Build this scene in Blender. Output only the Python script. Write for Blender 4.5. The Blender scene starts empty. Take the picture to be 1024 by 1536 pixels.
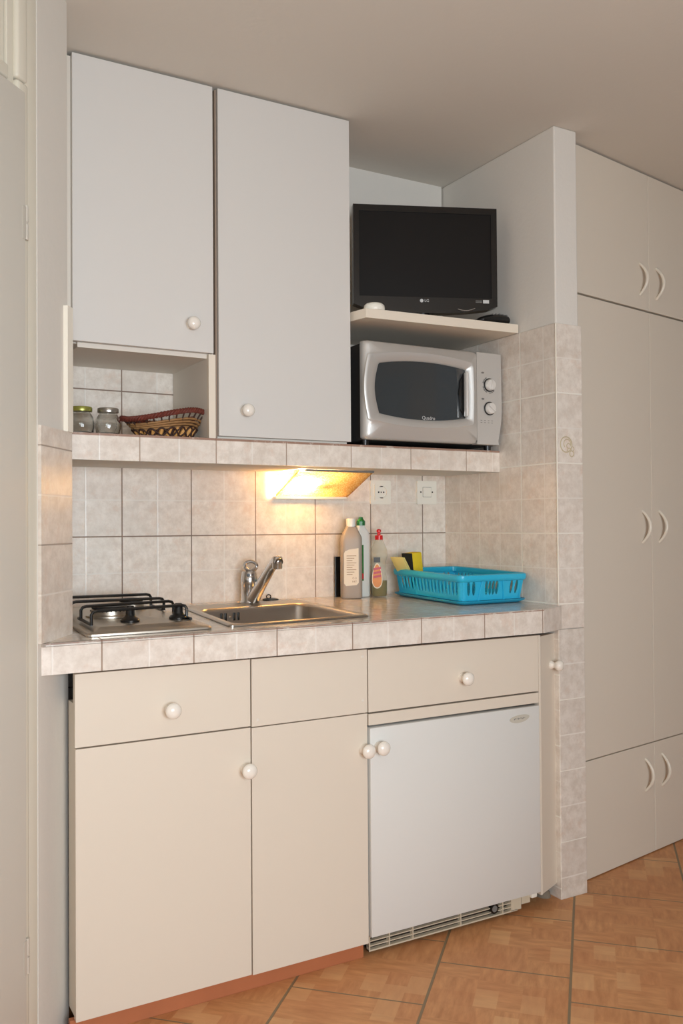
import bpy, bmesh, math, random
from mathutils import Vector, Matrix, geometry
random.seed(7)
SC = bpy.context.scene
COL = SC.collection
PI = math.pi

# ------------------------------------------------------------------ materials
def new_mat(name):
    m = bpy.data.materials.new(name); m.use_nodes = True
    nt = m.node_tree
    b = nt.nodes['Principled BSDF']
    return m, nt, b

def rgb(r, g, b):
    r, g, b = min(r, 250), min(g, 250), min(b, 250)
    f = lambda c: (c/255/12.92) if c/255 <= .04045 else ((c/255+.055)/1.055)**2.4
    return (f(r), f(g), f(b), 1)

def simple(name, col, rough=.5, metal=0, bump=0, bscale=200, spec=.5, coat=0, var=0, vscale=6):
    m, nt, b = new_mat(name)
    b.inputs['Base Color'].default_value = col
    b.inputs['Roughness'].default_value = rough
    b.inputs['Metallic'].default_value = metal
    b.inputs['Specular IOR Level'].default_value = spec
    b.inputs['Coat Weight'].default_value = coat
    N = nt.nodes; L = nt.links
    geo = N.new('ShaderNodeNewGeometry')
    if var:
        nz = N.new('ShaderNodeTexNoise'); nz.inputs['Scale'].default_value = vscale; nz.inputs['Detail'].default_value = 5
        L.new(geo.outputs['Position'], nz.inputs['Vector'])
        mx = N.new('ShaderNodeMix'); mx.data_type = 'RGBA'
        mx.inputs[6].default_value = tuple(c*(1-var) for c in col[:3])+(1,)
        mx.inputs[7].default_value = tuple(min(1, c*(1+var)) for c in col[:3])+(1,)
        L.new(nz.outputs['Fac'], mx.inputs[0]); L.new(mx.outputs[2], b.inputs['Base Color'])
    if bump:
        nz = N.new('ShaderNodeTexNoise'); nz.inputs['Scale'].default_value = bscale; nz.inputs['Detail'].default_value = 4
        L.new(geo.outputs['Position'], nz.inputs['Vector'])
        bp = N.new('ShaderNodeBump'); bp.inputs['Strength'].default_value = bump; bp.inputs['Distance'].default_value = .002
        L.new(nz.outputs['Fac'], bp.inputs['Height']); L.new(bp.outputs['Normal'], b.inputs['Normal'])
    return m

class NB:
    """tiny node-maths builder"""
    def __init__(s, nt): s.nt = nt; s.N = nt.nodes; s.L = nt.links
    def m(s, op, a, b=None, c=None):
        n = s.N.new('ShaderNodeMath'); n.operation = op
        for i, v in enumerate((a, b, c)):
            if v is None: continue
            if isinstance(v, (int, float)): n.inputs[i].default_value = v
            else: s.L.new(v, n.inputs[i])
        return n.outputs[0]
    def mix(s, f, a, b):
        n = s.N.new('ShaderNodeMix'); n.data_type = 'RGBA'
        for i, v in ((0, f), (6, a), (7, b)):
            if isinstance(v, (int, float)): n.inputs[i].default_value = v
            elif isinstance(v, tuple): n.inputs[i].default_value = v
            else: s.L.new(v, n.inputs[i])
        return n.outputs[2]
    def noise(s, vec, scale, detail=4, rough=.5):
        n = s.N.new('ShaderNodeTexNoise'); n.inputs['Scale'].default_value = scale
        n.inputs['Detail'].default_value = detail; n.inputs['Roughness'].default_value = rough
        s.L.new(vec, n.inputs['Vector']); return n.outputs['Fac']
    def line(s, p, p0, per, w, soft=.0006):
        # 1 on a line of half width w repeated every per, 0 elsewhere
        t = s.m('DIVIDE', s.m('SUBTRACT', p, p0), per)
        t = s.m('SUBTRACT', t, s.m('ROUND', t))
        d = s.m('MULTIPLY', s.m('ABSOLUTE', t), per)
        n = s.N.new('ShaderNodeMapRange'); n.inputs[1].default_value = w; n.inputs[2].default_value = w+soft
        n.inputs[3].default_value = 1; n.inputs[4].default_value = 0
        s.L.new(d, n.inputs[0]); return n.outputs[0]
    def ramp(s, v, a, b, lo=0, hi=1):
        n = s.N.new('ShaderNodeMapRange'); n.inputs[1].default_value = a; n.inputs[2].default_value = b
        n.inputs[3].default_value = lo; n.inputs[4].default_value = hi
        s.L.new(v, n.inputs[0]); return n.outputs[0]
    def white(s, x, y=None, z=None):
        c = s.N.new('ShaderNodeCombineXYZ')
        for i, v in enumerate((x, y, z)):
            if v is None: continue
            if isinstance(v, (int, float)): c.inputs[i].default_value = v
            else: s.L.new(v, c.inputs[i])
        w = s.N.new('ShaderNodeTexWhiteNoise'); w.noise_dimensions = '3D'
        s.L.new(c.outputs[0], w.inputs['Vector']); return w.outputs['Value']

def tile_mat(name, lines, grout=rgb(150, 132, 118), gw=.0011, tone=1.0, edge=None, rough=.28, halfcol=rgb(236, 229, 219)):
    """beige glazed tile; lines = [(axis, origin)], a joint every .2 m and a pale printed line every .1 m"""
    m, nt, b = new_mat(name); q = NB(nt)
    geo = q.N.new('ShaderNodeNewGeometry'); sep = q.N.new('ShaderNodeSeparateXYZ')
    q.L.new(geo.outputs['Position'], sep.inputs[0]); P = geo.outputs['Position']
    n1 = q.noise(P, 34, 9, .72); n2 = q.noise(P, 26, 8, .7); n3 = q.noise(P, 9, 5)
    base = q.mix(q.ramp(n1, .38, .62), rgb(206*tone, 194*tone, 181*tone), rgb(227*tone, 218*tone, 207*tone))
    base = q.mix(q.m('MULTIPLY', q.ramp(n2, .54, .66), .55), base, rgb(209*tone, 186*tone, 168*tone))
    base = q.mix(q.m('MULTIPLY', q.ramp(n3, .5, .7), .4), base, rgb(208*tone, 201*tone, 190*tone))
    g = None; h = None; cells = []
    for ax, o in lines:
        p = sep.outputs['XYZ'.index(ax)]
        l = q.line(p, o, .2, gw); g = l if g is None else q.m('MAXIMUM', g, l)
        l2 = q.line(p, o+.1, .2, .0011, .0016); h = l2 if h is None else q.m('MAXIMUM', h, l2)
        cells.append(q.m('FLOOR', q.m('DIVIDE', q.m('SUBTRACT', p, o), .1)))
    while len(cells) < 3: cells.append(0.0)
    w = q.white(*cells)
    base = q.mix(q.m('MULTIPLY', w, .28), base, rgb(196*tone, 182*tone, 170*tone))
    base = q.mix(q.m('MULTIPLY', h, .7), base, halfcol)
    col = q.mix(g, base, grout)
    if edge:   # worn, dirty upper edge of the fascia
        z0 = edge
        e = q.ramp(sep.outputs[2], z0-.0066, z0-.0054)
        e = q.m('MULTIPLY', e, q.ramp(q.noise(P, 40, 5, .7), .25, .45))
        col = q.mix(q.m('MULTIPLY', e, .9), col, rgb(150, 112, 92))
    q.L.new(col, b.inputs['Base Color'])
    q.L.new(q.m('ADD', rough, q.m('MULTIPLY', g, .5)), b.inputs['Roughness'])
    bp = q.N.new('ShaderNodeBump'); bp.inputs['Strength'].default_value = .6; bp.inputs['Distance'].default_value = .0015
    hgt = q.m('SUBTRACT', q.m('MULTIPLY', n1, .3), q.m('ADD', g, q.m('MULTIPLY', h, .25)))
    q.L.new(hgt, bp.inputs['Height']); q.L.new(bp.outputs['Normal'], b.inputs['Normal'])
    return m

def floor_mat():
    m, nt, b = new_mat('terracotta_floor_tile'); q = NB(nt)
    geo = q.N.new('ShaderNodeNewGeometry'); sep = q.N.new('ShaderNodeSeparateXYZ')
    q.L.new(geo.outputs['Position'], sep.inputs[0]); P = geo.outputs['Position']
    x, y = sep.outputs[0], sep.outputs[1]
    u = q.m('SUBTRACT', x, y); v = q.m('ADD', x, y)            # 45 degree axes (scaled by root 2)
    per = .437
    su = q.m('DIVIDE', q.m('ADD', u, .078), per)
    k = q.m('FLOOR', su)
    # every strip shifts its joints by two thirds
    vv = q.m('DIVIDE', q.m('SUBTRACT', q.m('SUBTRACT', v, 3.348), q.m('MULTIPLY', k, .285)), per)
    def ln(t, w):
        d = q.m('MULTIPLY', q.m('ABSOLUTE', q.m('SUBTRACT', t, q.m('ROUND', t))), per)
        return q.ramp(d, w, w+.0015, 1, 0)
    g = q.m('MAXIMUM', ln(su, .0036), ln(vv, .0022))
    # printed parquet blocks
    tone = None
    fu = q.m('MULTIPLY', su, 6.0); fv = q.m('MULTIPLY', vv, 4.0)
    cu = q.m('FLOOR', fu); cv = q.m('FLOOR', q.m('ADD', fv, q.m('MULTIPLY', q.white(cu, 3.0), .9)))
    w1 = q.white(cu, cv, 1.0)
    fu2 = q.m('FLOOR', q.m('MULTIPLY', su, 3.0)); fv2 = q.m('FLOOR', q.m('MULTIPLY', vv, 5.0))
    w2 = q.white(fu2, fv2, 5.0)
    comb = q.N.new('ShaderNodeCombineXYZ')
    q.L.new(q.m('MULTIPLY', u, 9), comb.inputs[0]); q.L.new(q.m('MULTIPLY', v, 45), comb.inputs[1])
    comb2 = q.N.new('ShaderNodeCombineXYZ')
    q.L.new(q.m('MULTIPLY', u, 45), comb2.inputs[0]); q.L.new(q.m('MULTIPLY', v, 9), comb2.inputs[1])
    gr1 = q.noise(comb2.outputs[0], 1, 5, .6); gr2 = q.noise(comb.outputs[0], 1, 5, .6)
    sel = q.m('GREATER_THAN', w2, .55)
    gr = q.m('ADD', q.m('MULTIPLY', gr1, q.m('SUBTRACT', 1, sel)), q.m('MULTIPLY', gr2, sel))
    base = q.mix(q.ramp(gr, .30, .70), rgb(180, 122, 76), rgb(214, 156, 106))
    base = q.mix(q.m('MULTIPLY', q.m('GREATER_THAN', w1, .82), .5), base, rgb(220, 172, 122))
    base = q.mix(q.m('MULTIPLY', q.m('LESS_THAN', w2, .3), .16), base, rgb(176, 108, 66))
    base = q.mix(q.m('MULTIPLY', q.ramp(q.noise(P, 7, 5), .45, .7), .35), base, rgb(190, 120, 74))
    col = q.mix(g, base, rgb(132, 112, 84))
    q.L.new(col, b.inputs['Base Color'])
    q.L.new(q.ramp(gr, .2, .8, .38, .52), b.inputs['Roughness'])
    b.inputs['Specular IOR Level'].default_value = .35
    bp = q.N.new('ShaderNodeBump'); bp.inputs['Strength'].default_value = .5; bp.inputs['Distance'].default_value = .0015
    q.L.new(q.m('SUBTRACT', q.m('MULTIPLY', gr, .12), g), bp.inputs['Height']); q.L.new(bp.outputs['Normal'], b.inputs['Normal'])
    return m

def brushed(name, col, rough=.3, axis=0):
    m, nt, b = new_mat(name); q = NB(nt)
    b.inputs['Base Color'].default_value = col; b.inputs['Metallic'].default_value = 1
    tc = q.N.new('ShaderNodeNewGeometry'); mp = q.N.new('ShaderNodeMapping')
    sc = [220, 220, 220]; sc[axis] = 6
    mp.inputs['Scale'].default_value = sc
    q.L.new(tc.outputs['Position'], mp.inputs[0])
    n = q.noise(mp.outputs[0], 1, 3)
    q.L.new(q.ramp(n, .2, .8, rough-.03, rough+.06), b.inputs['Roughness'])
    bp = q.N.new('ShaderNodeBump'); bp.inputs['Strength'].default_value = .02; bp.inputs['Distance'].default_value = .001
    q.L.new(n, bp.inputs['Height']); q.L.new(bp.outputs['Normal'], b.inputs['Normal'])
    return m

def glassy(name, col, rough=.02, ior=1.45, trans=1.0):
    m, nt, b = new_mat(name)
    b.inputs['Base Color'].default_value = col; b.inputs['Roughness'].default_value = rough
    b.inputs['Transmission Weight'].default_value = trans; b.inputs['IOR'].default_value = ior
    return m

M = {}
M['plaster'] = simple('white_plaster', rgb(222, 216, 207), .8, bump=.35, bscale=90, var=.015)
M['plaster_old'] = simple('worn_white_plaster', rgb(218, 212, 202), .8, bump=.3, bscale=50, var=.02)
M['ceiling'] = simple('ceiling_paint', rgb(213, 206, 195), .9, bump=.25, bscale=60, var=.015, vscale=3)
M['roomwall'] = simple('room_wall_paint', rgb(176, 172, 166), .9)
M['upper'] = simple('white_laminate', rgb(213, 209, 203), .42, bump=.05, bscale=400, spec=.35)
M['base'] = simple('cream_laminate', rgb(221, 209, 192), .42, bump=.05, bscale=400, spec=.35)
M['edge'] = simple('cream_edging', rgb(228, 216, 198), .5)
M['inside'] = simple('laminate_inside', rgb(222, 214, 202), .6)
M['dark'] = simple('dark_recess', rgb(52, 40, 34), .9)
M['brown_edge'] = simple('brown_reveal', rgb(150, 132, 116), .8)
M['fridge'] = simple('fridge_enamel', rgb(219, 217, 211), .35, bump=.12, bscale=900, spec=.4)
M['fridge_trim'] = simple('fridge_trim_plastic', rgb(205, 192, 168), .5, var=.06, vscale=30)
M['knob'] = simple('white_knob_plastic', rgb(238, 230, 218), .22, coat=.3)
M['wardrobe'] = simple('beige_laminate', rgb(224, 213, 197), .5, bump=.06, bscale=300, spec=.3)
M['bow'] = simple('white_handle_lacquer', rgb(226, 217, 202), .3)
M['plinth'] = simple('terracotta_plinth', rgb(176, 106, 68), .6, var=.12, vscale=14)
M['paint'] = simple('cream_gloss_paint', rgb(214, 207, 190), .35, bump=.12, bscale=40)
M['doorleaf'] = simple('painted_door_leaf', rgb(206, 200, 188), .45, bump=.05, bscale=50)
M['hinge'] = simple('hinge_metal', rgb(206, 200, 188), .35, .3)
M['bright'] = simple('bright_silver', rgb(232, 229, 224), .3, .35)
M['silver'] = simple('silver_plastic', rgb(204, 201, 196), .42, .45)
M['silver_side'] = simple('dark_metal_case', rgb(58, 57, 56), .5, .3)
M['mwglass'] = simple('dark_tinted_glass', rgb(58, 62, 64), .04, spec=.9, coat=.6)
M['black'] = simple('black_plastic', rgb(16, 16, 16), .35)
M['blackgloss'] = simple('gloss_black_plastic', rgb(10, 10, 11), .1, spec=.6)
M['screen'] = simple('dark_screen', rgb(26, 23, 21), .45, spec=.15)
M['grey'] = simple('pale_grey_print', rgb(196, 196, 194), .5)
M['greytext'] = simple('grey_print', rgb(120, 118, 114), .5)
M['steel'] = brushed('brushed_steel', rgb(186, 178, 168), .3, 0)
M['steel2'] = brushed('hob_steel', rgb(196, 186, 172), .36, 0)
M['chrome'] = simple('chrome', rgb(206, 202, 198), .22, 1)
M['iron'] = simple('black_enamel', rgb(14, 13, 13), .3, spec=.6)
M['cap'] = simple('burner_cap_enamel', rgb(40, 38, 38), .35)
M['blue'] = simple('turquoise_plastic', rgb(46, 180, 216), .32, spec=.5)
M['blue_tray'] = simple('turquoise_tray_plastic', rgb(32, 160, 196), .3)
M['yellow'] = simple('yellow_foam', rgb(228, 196, 40), .9, bump=.9, bscale=300)
M['cloth'] = simple('pale_yellow_cloth', rgb(226, 208, 130), .9, bump=.4, bscale=300)
M['scour'] = simple('black_scouring_fibre', rgb(30, 29, 26), .95, bump=1, bscale=500)
M['socket'] = simple('white_socket_plastic', rgb(240, 235, 222), .35)
M['greybottle'] = simple('silver_grey_bottle', rgb(168, 155, 142), .58, .3)
M['label_cream'] = simple('cream_label', rgb(232, 212, 184), .5)
M['white_plastic'] = simple('white_plastic', rgb(226, 226, 220), .35)
M['green'] = simple('green_cap_plastic', rgb(18, 104, 52), .35)
M['red'] = simple('red_cap_plastic', rgb(206, 26, 28), .3)
M['clear'] = glassy('clear_plastic', (.93, .93, .88, 1), .05, 1.2, .8)
M['clear'].node_tree.nodes['Principled BSDF'].inputs['Base Color'].default_value = rgb(214, 208, 190)
_nt = M['clear'].node_tree; _b = _nt.nodes['Principled BSDF']
_b.inputs['Transmission Weight'].default_value = 0; _b.inputs['Roughness'].default_value = .12
_t = _nt.nodes.new('ShaderNodeBsdfTransparent'); _t.inputs['Color'].default_value = (.95, .94, .9, 1)
_m = _nt.nodes.new('ShaderNodeMixShader'); _m.inputs[0].default_value = .15
_nt.links.new(_t.outputs[0], _m.inputs[1]); _nt.links.new(_b.outputs[0], _m.inputs[2]); _nt.links.new(_m.outputs[0], _nt.nodes['Material Output'].inputs['Surface'])
M['liquid'] = simple('olive_soap', rgb(116, 98, 18), .2)
M['label_orange'] = simple('orange_label', rgb(216, 130, 40), .4, var=.3, vscale=60)
M['label_pink'] = simple('pink_label', rgb(190, 60, 78), .4)
M['label_dark'] = simple('dark_label', rgb(50, 48, 44), .4)
M['label_green'] = simple('green_label', rgb(40, 110, 48), .4, var=.5, vscale=80)
M['glass'] = glassy('jar_glass', (.97, .98, .96, 1), .0, 1.45)
M['lid'] = simple('silver_lid', rgb(176, 172, 164), .28, .9)
M['lid_green'] = simple('green_tinted_lid', rgb(158, 158, 78), .3, .6)
M['wicker'] = simple('brown_wicker', rgb(150, 110, 66), .7, var=.45, vscale=120)
M['wicker_red'] = simple('red_brown_wicker', rgb(104, 44, 30), .7, var=.5, vscale=90)
M['wicker_light'] = simple('honey_wicker', rgb(206, 150, 82), .7, var=.25, vscale=100)
M['wicker_dark'] = simple('dark_wicker', rgb(58, 32, 20), .75)
M['relief'] = simple('olive_relief', rgb(196, 182, 150), .4)
M['dirt'] = simple('dusty_rubble', rgb(128, 116, 100), .95, bump=1, bscale=80, var=.3, vscale=60)
M['beige_tag'] = simple('beige_badge', rgb(196, 190, 176), .35)
M['pcream'] = simple('cream_reveal', rgb(236, 229, 214), .6, bump=.5, bscale=60)

GD = rgb(140, 118, 103); GL = rgb(240, 234, 222)
M['t_back'] = tile_mat('wall_tile_back', [('X', .6878), ('Z', 1.031)], grout=GD, gw=.0013, tone=1.07)
M['t_side'] = tile_mat('wall_tile_side', [('Y', 2.258), ('Z', 1.031)], grout=GL, tone=1.05, gw=.0019)
M['t_pil'] = tile_mat('wall_tile_pillar', [('Z', 1.031)], grout=GL, tone=1.05, gw=.0019)
M['t_pil2'] = tile_mat('wall_tile_pillar_foot', [('Z', .76)], grout=GL, tone=1.0)
M['t_left'] = tile_mat('wall_tile_left', [('Z', 1.022)], grout=rgb(176, 160, 146), tone=1.03)
M['t_fascia'] = tile_mat('worktop_fascia_tile', [('X', .4817)], grout=rgb(158, 134, 116), tone=1.05, edge=.8265)
M['t_top'] = tile_mat('worktop_tile', [('X', .4817), ('Y', 2.065)], grout=rgb(176, 152, 134), tone=1.0, rough=.12)
M['t_ledge'] = tile_mat('ledge_tile', [('X', .6521)], grout=rgb(178, 156, 138), tone=1.06, edge=1.2835)
M['floor'] = floor_mat()

# ------------------------------------------------------------------ mesh builder
class MB:
    def __init__(s): s.bm = bmesh.new()
    def box(s, x0, x1, y0, y1, z0, z1, bev=0, seg=2, mtx=None):
        r = bmesh.ops.create_cube(s.bm, size=1)
        vs = r['verts']
        for v in vs:
            v.co = Vector(((x0+x1)/2+v.co.x*(x1-x0), (y0+y1)/2+v.co.y*(y1-y0), (z0+z1)/2+v.co.z*(z1-z0)))
        if bev:
            es = {e for v in vs for e in v.link_edges}
            rr = bmesh.ops.bevel(s.bm, geom=list(es), offset=bev, segments=seg, affect='EDGES', profile=.5)
            vs = list({v for f in rr['faces'] for v in f.verts} | {v for v in vs if v.is_valid})
        if mtx is not None:
            for v in vs: v.co = mtx @ v.co
        return s
    def prism(s, outer, a0, a1, holes=(), fr=None, a1f=None):
        """polygon (u,v) extruded along w from a0 to a1; fr maps (u,v,w) to a point (default x,y,z)"""
        fr = fr or (lambda u, v, w: Vector((u, v, w)))
        loops = [[Vector((p[0], p[1], 0)) for p in outer]]+[[Vector((p[0], p[1], 0)) for p in h] for h in holes]
        tris = geometry.tessellate_polygon(loops)
        flat = [p for l in loops for p in l]
        lo = [s.bm.verts.new(fr(p.x, p.y, a0(p.x, p.y) if callable(a0) else a0)) for p in flat]
        hi = [s.bm.verts.new(fr(p.x, p.y, a1(p.x, p.y) if callable(a1) else a1)) for p in flat]
        for t in tris:
            try:
                s.bm.faces.new([lo[i] for i in t]); s.bm.faces.new([hi[i] for i in reversed(t)])
            except ValueError: pass
        k = 0
        for l in loops:
            n = len(l)
            for i in range(n):
                a, b = k+i, k+(i+1) % n
                try: s.bm.faces.new((lo[a], lo[b], hi[b], hi[a]))
                except ValueError: pass
            k += n
        return s
    def tube(s, pts, r, seg=8, closed=False, cap=True):
        pts = [Vector(p) for p in pts]; n = len(pts)
        rr = r if isinstance(r, (list, tuple)) else [r]*n
        tang = []
        for i in range(n):
            if closed: t = pts[(i+1) % n]-pts[i-1]
            else: t = pts[min(i+1, n-1)]-pts[max(i-1, 0)]
            tang.append(t.normalized())
        up = Vector((0, 0, 1)) if abs(tang[0].z) < .9 else Vector((1, 0, 0))
        nrm = (up-tang[0]*up.dot(tang[0])).normalized()
        rings = []
        for i in range(n):
            if i: nrm = (nrm-tang[i]*nrm.dot(tang[i])).normalized()
            bn = tang[i].cross(nrm)
            rings.append([s.bm.verts.new(pts[i]+(nrm*math.cos(2*PI*j/seg)+bn*math.sin(2*PI*j/seg))*rr[i]) for j in range(seg)])
        m = n if closed else n-1
        for i in range(m):
            A, B = rings[i], rings[(i+1) % n]
            for j in range(seg): s.bm.faces.new((A[j], A[(j+1) % seg], B[(j+1) % seg], B[j]))
        if cap and not closed:
            s.bm.faces.new(list(reversed(rings[0]))); s.bm.faces.new(rings[-1])
        return s
    def lathe(s, prof, c=(0, 0, 0), seg=32, sx=1, sy=1, mtx=None, rot=0, power=2):
        """prof [(r,z)]; power > 2 gives a squarer plan; mtx aims the axis"""
        mtx = mtx or Matrix()
        rings = []
        for r, z in prof:
            ring = []
            if r < 1e-6:
                ring = [s.bm.verts.new(mtx @ Vector((0, 0, z))+Vector(c))]
            else:
                for j in range(seg):
                    a = 2*PI*j/seg; ca, sa = math.cos(a), math.sin(a)
                    k = (abs(ca)**power+abs(sa)**power)**(-1/power)
                    x, y = ca*k*r*sx, sa*k*r*sy
                    x, y = x*math.cos(rot)-y*math.sin(rot), x*math.sin(rot)+y*math.cos(rot)
                    ring.append(s.bm.verts.new(mtx @ Vector((x, y, z))+Vector(c)))
            rings.append(ring)
        for A, B in zip(rings, rings[1:]):
            for j in range(seg):
                k = (j+1) % seg
                f = [A[j % len(A)], A[k % len(A)], B[k % len(B)], B[j % len(B)]]
                u = []
                for v in f:
                    if v not in u: u.append(v)
                if len(u) > 2:
                    try: s.bm.faces.new(u)
                    except ValueError: pass
        for R, rev in ((rings[0], True), (rings[-1], False)):
            if len(R) > 2: s.bm.faces.new(list(reversed(R)) if rev else R)
        return s
    def grid(s, fn, nu, nv, closeu=False):
        vs = [[s.bm.verts.new(fn(i/nu, j/nv)) for j in range(nv+1)] for i in range(nu if closeu else nu+1)]
        for i in range(nu):
            for j in range(nv):
                a = vs[i]; b = vs[(i+1) % len(vs)]
                s.bm.faces.new((a[j], b[j], b[j+1], a[j+1]))
        return s
    def text(s, body, size, extr, fr):
        cu = bpy.data.curves.new('t', 'FONT'); cu.body = body; cu.size = size; cu.extrude = extr
        cu.align_x = 'CENTER'; cu.align_y = 'CENTER'; cu.resolution_u = 3
        o = bpy.data.objects.new('t', cu); COL.objects.link(o)
        dg = bpy.context.evaluated_depsgraph_get()
        me = bpy.data.meshes.new_from_object(o.evaluated_get(dg))
        n0 = len(s.bm.verts)
        s.bm.from_mesh(me); s.bm.verts.ensure_lookup_table()
        for v in s.bm.verts[n0:]: v.co = fr(*v.co)
        bpy.data.objects.remove(o); bpy.data.curves.remove(cu); bpy.data.meshes.remove(me)
        return s
    def build(s, name, mat, parent=None, smooth=35, mats=None, label=None):
        bmesh.ops.recalc_face_normals(s.bm, faces=s.bm.faces)
        off = world_loc(parent) if parent is not None else Vector((0, 0, 0))
        if parent is not None:
            for v in s.bm.verts: v.co -= off
        me = bpy.data.meshes.new(name); s.bm.to_mesh(me); s.bm.free()
        me.materials.append(mat)
        for m2 in (mats or []): me.materials.append(m2)
        if smooth:
            for p in me.polygons: p.use_smooth = True
            me.set_sharp_from_angle(angle=math.radians(smooth))
        o = bpy.data.objects.new(name, me); COL.objects.link(o)
        if parent is not None: o.parent = parent
        if label: o['label'] = label
        return o

def world_loc(o):
    v = Vector((0, 0, 0))
    while o is not None: v += o.location; o = o.parent
    return v

def tag(o, label, cat, group=None):
    o['label'] = label; o['category'] = cat
    if group: o['group'] = group
    return o

def thing(name, loc, label, cat, group=None):
    o = bpy.data.objects.new(name, None); o.location = loc; o.empty_display_size = .05
    COL.objects.link(o); return tag(o, label, cat, group)

def struct(o): o['kind'] = 'structure'; return o

def yz(x0):   # frame for polygons in (x,z) extruded along y
    return lambda u, v, w: Vector((u, w, v))
XZ = lambda u, v, w: Vector((u, w, v))

def arc(cx, cy, r, a0, a1, n): return [(cx+r*math.cos(a0+(a1-a0)*i/n), cy+r*math.sin(a0+(a1-a0)*i/n)) for i in range(n+1)]
def rrect(x0, x1, y0, y1, r, n=6):
    return (arc(x1-r, y1-r, r, 0, PI/2, n)+arc(x0+r, y1-r, r, PI/2, PI, n)+arc(x0+r, y0+r, r, PI, 1.5*PI, n)+arc(x1-r, y0+r, r, 1.5*PI, 2*PI, n))

# ------------------------------------------------------------------ camera
F = Vector((.49221042, .87034124, .01533051)); R = Vector((.87047484, -.49216503, -.00686595)); U = Vector((-.00156942, -.01672432, .99985891))
cam = bpy.data.cameras.new('camera'); co = bpy.data.objects.new('camera', cam); COL.objects.link(co)
cam.sensor_fit = 'VERTICAL'; cam.sensor_height = 36; cam.lens = 36*1343.96/1536
mw = Matrix((R, U, -F)).transposed().to_4x4(); mw.translation = Vector((0, 0, 1.0566)); co.matrix_world = mw
cam.clip_start = .02
SC.camera = co

# ------------------------------------------------------------------ the room
ZC = 2.197
YB = 2.4417; YS = 2.157; YC = 1.863; XS = 1.78; YP = 1.906
A = (.352, 1.850); B = (.437, 1.970); C2 = (.505, 2.46)
DA = (A[0]-2.6*.70711, A[1]-2.6*.70711)          # far end of the door wall, towards the camera side
room = [DA, (DA[0], -2.6), (3.3, -2.6), (3.3, 2.75), (.3, 2.75), (.1, 2.2), A]
big = [(-1.7, -2.7), (3.4, -2.7), (3.4, 2.8), (-1.7, 2.8)]
struct(MB().prism(big, -.05, 0).build('floor', M['floor'], smooth=0))
struct(MB().prism(big, ZC, ZC+.05).build('ceiling', M['ceiling'], smooth=0))
wb = struct(MB().box(.3, XS, YB+.006, YB+.1, 0, ZC).build('wall_back', M['plaster'], smooth=0))
MB().box(.45, XS, YB, YB+.006, .0, 1.627).build('tiling', M['t_back'], wb, smooth=0)
# right return wall with its front edge, tiled up to 1.627
wr = struct(MB().box(XS+.006, 1.873, YP+.006, YB+.1, 0, ZC, bev=.004).build('wall_right', M['plaster'], smooth=0))
MB().box(XS, XS+.006, YP+.0015, YB, .0, 1.629, bev=.0008).build('tiling', M['t_side'], wr, smooth=0)
MB().box(XS+.0015, 1.879, YP, YP+.006, .76, 1.629, bev=.0015).build('tiling', M['t_pil'], wr, smooth=0)
MB().box(XS+.0015, 1.8785, YP, YP+.006, 0, .7585, bev=.0015).build('tiling', M['t_pil2'], wr, smooth=0)
MB().tube([(XS-.0005, YP-.0005, .83), (XS-.0005, YP-.0005, 1.627)], .0022, 8).build('corner_bead', M['pcream'], wr)
em = MB()
ecx, ecz = 1.815, 1.284
def ring(mb, cx, cz, r, t, a0=0, a1=2*PI, n=24):
    mb.tube([(cx+r*math.cos(a), YP-.0002, cz+r*math.sin(a)) for a in [a0+(a1-a0)*i/n for i in range(n+1)]], t, 6)
ring(em, ecx, ecz, .022, .0016); ring(em, ecx+.004, ecz+.002, .013, .0014, -.6, 3.9); ring(em, ecx+.009, ecz-.004, .007, .0013, .5, 4.5)
ring(em, ecx+.021, ecz-.026, .008, .0014); ring(em, ecx+.012, ecz-.017, .007, .0012, 0, 4); ring(em, ecx+.024, ecz-.012, .006, .0012, -2, 2.2)
em.build('relief_emblem', M['relief'], wr)
# small heap of rubble behind the foot of the return wall
MB().lathe([(.03, 0), (.028, .012), (.016, .024), (.0, .03)], (1.757, 1.962, 0), 18, sx=.7, sy=1).build('mortar_heap', M['dirt'], wr)

# left wall: narrow face A-B, inner face B-C2, door wall along 45 degrees
def off(a, b, d):
    n = Vector((b[1]-a[1], -(b[0]-a[0]))).normalized()*d; return (a[0]+n.x, a[1]+n.y), (b[0]+n.x, b[1]+n.y)
wl = struct(MB().prism([A, B, C2, (.2, 2.46), (.2, 1.95)], 0, ZC).build('wall_left', M['plaster_old'], smooth=0))
t0, t1 = (A[0]+.006, A[1]-.004), (B[0]+.0095, B[1]-.0005)
MB().prism([(A[0]+.0005, A[1]+.0005), t0, (B[0]+.0105, B[1]+.004), (B[0]+.006, B[1]+.02), (B[0]-.002, B[1]-.001)], .8255, 1.262).build('tiling', M['t_left'], wl, smooth=0)
# plastered strip over the tile, standing proud along the corner
MB().prism([(B[0]-.012, B[1]-.017), (B[0]-.004, B[1]-.022), (B[0]+.0115, B[1]-.001), (B[0]+.010, B[1]+.02), (B[0]+.001, B[1]+.02)], 1.262, 1.532).build('corner_strip', M['pcream'], wl, smooth=0)

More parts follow.
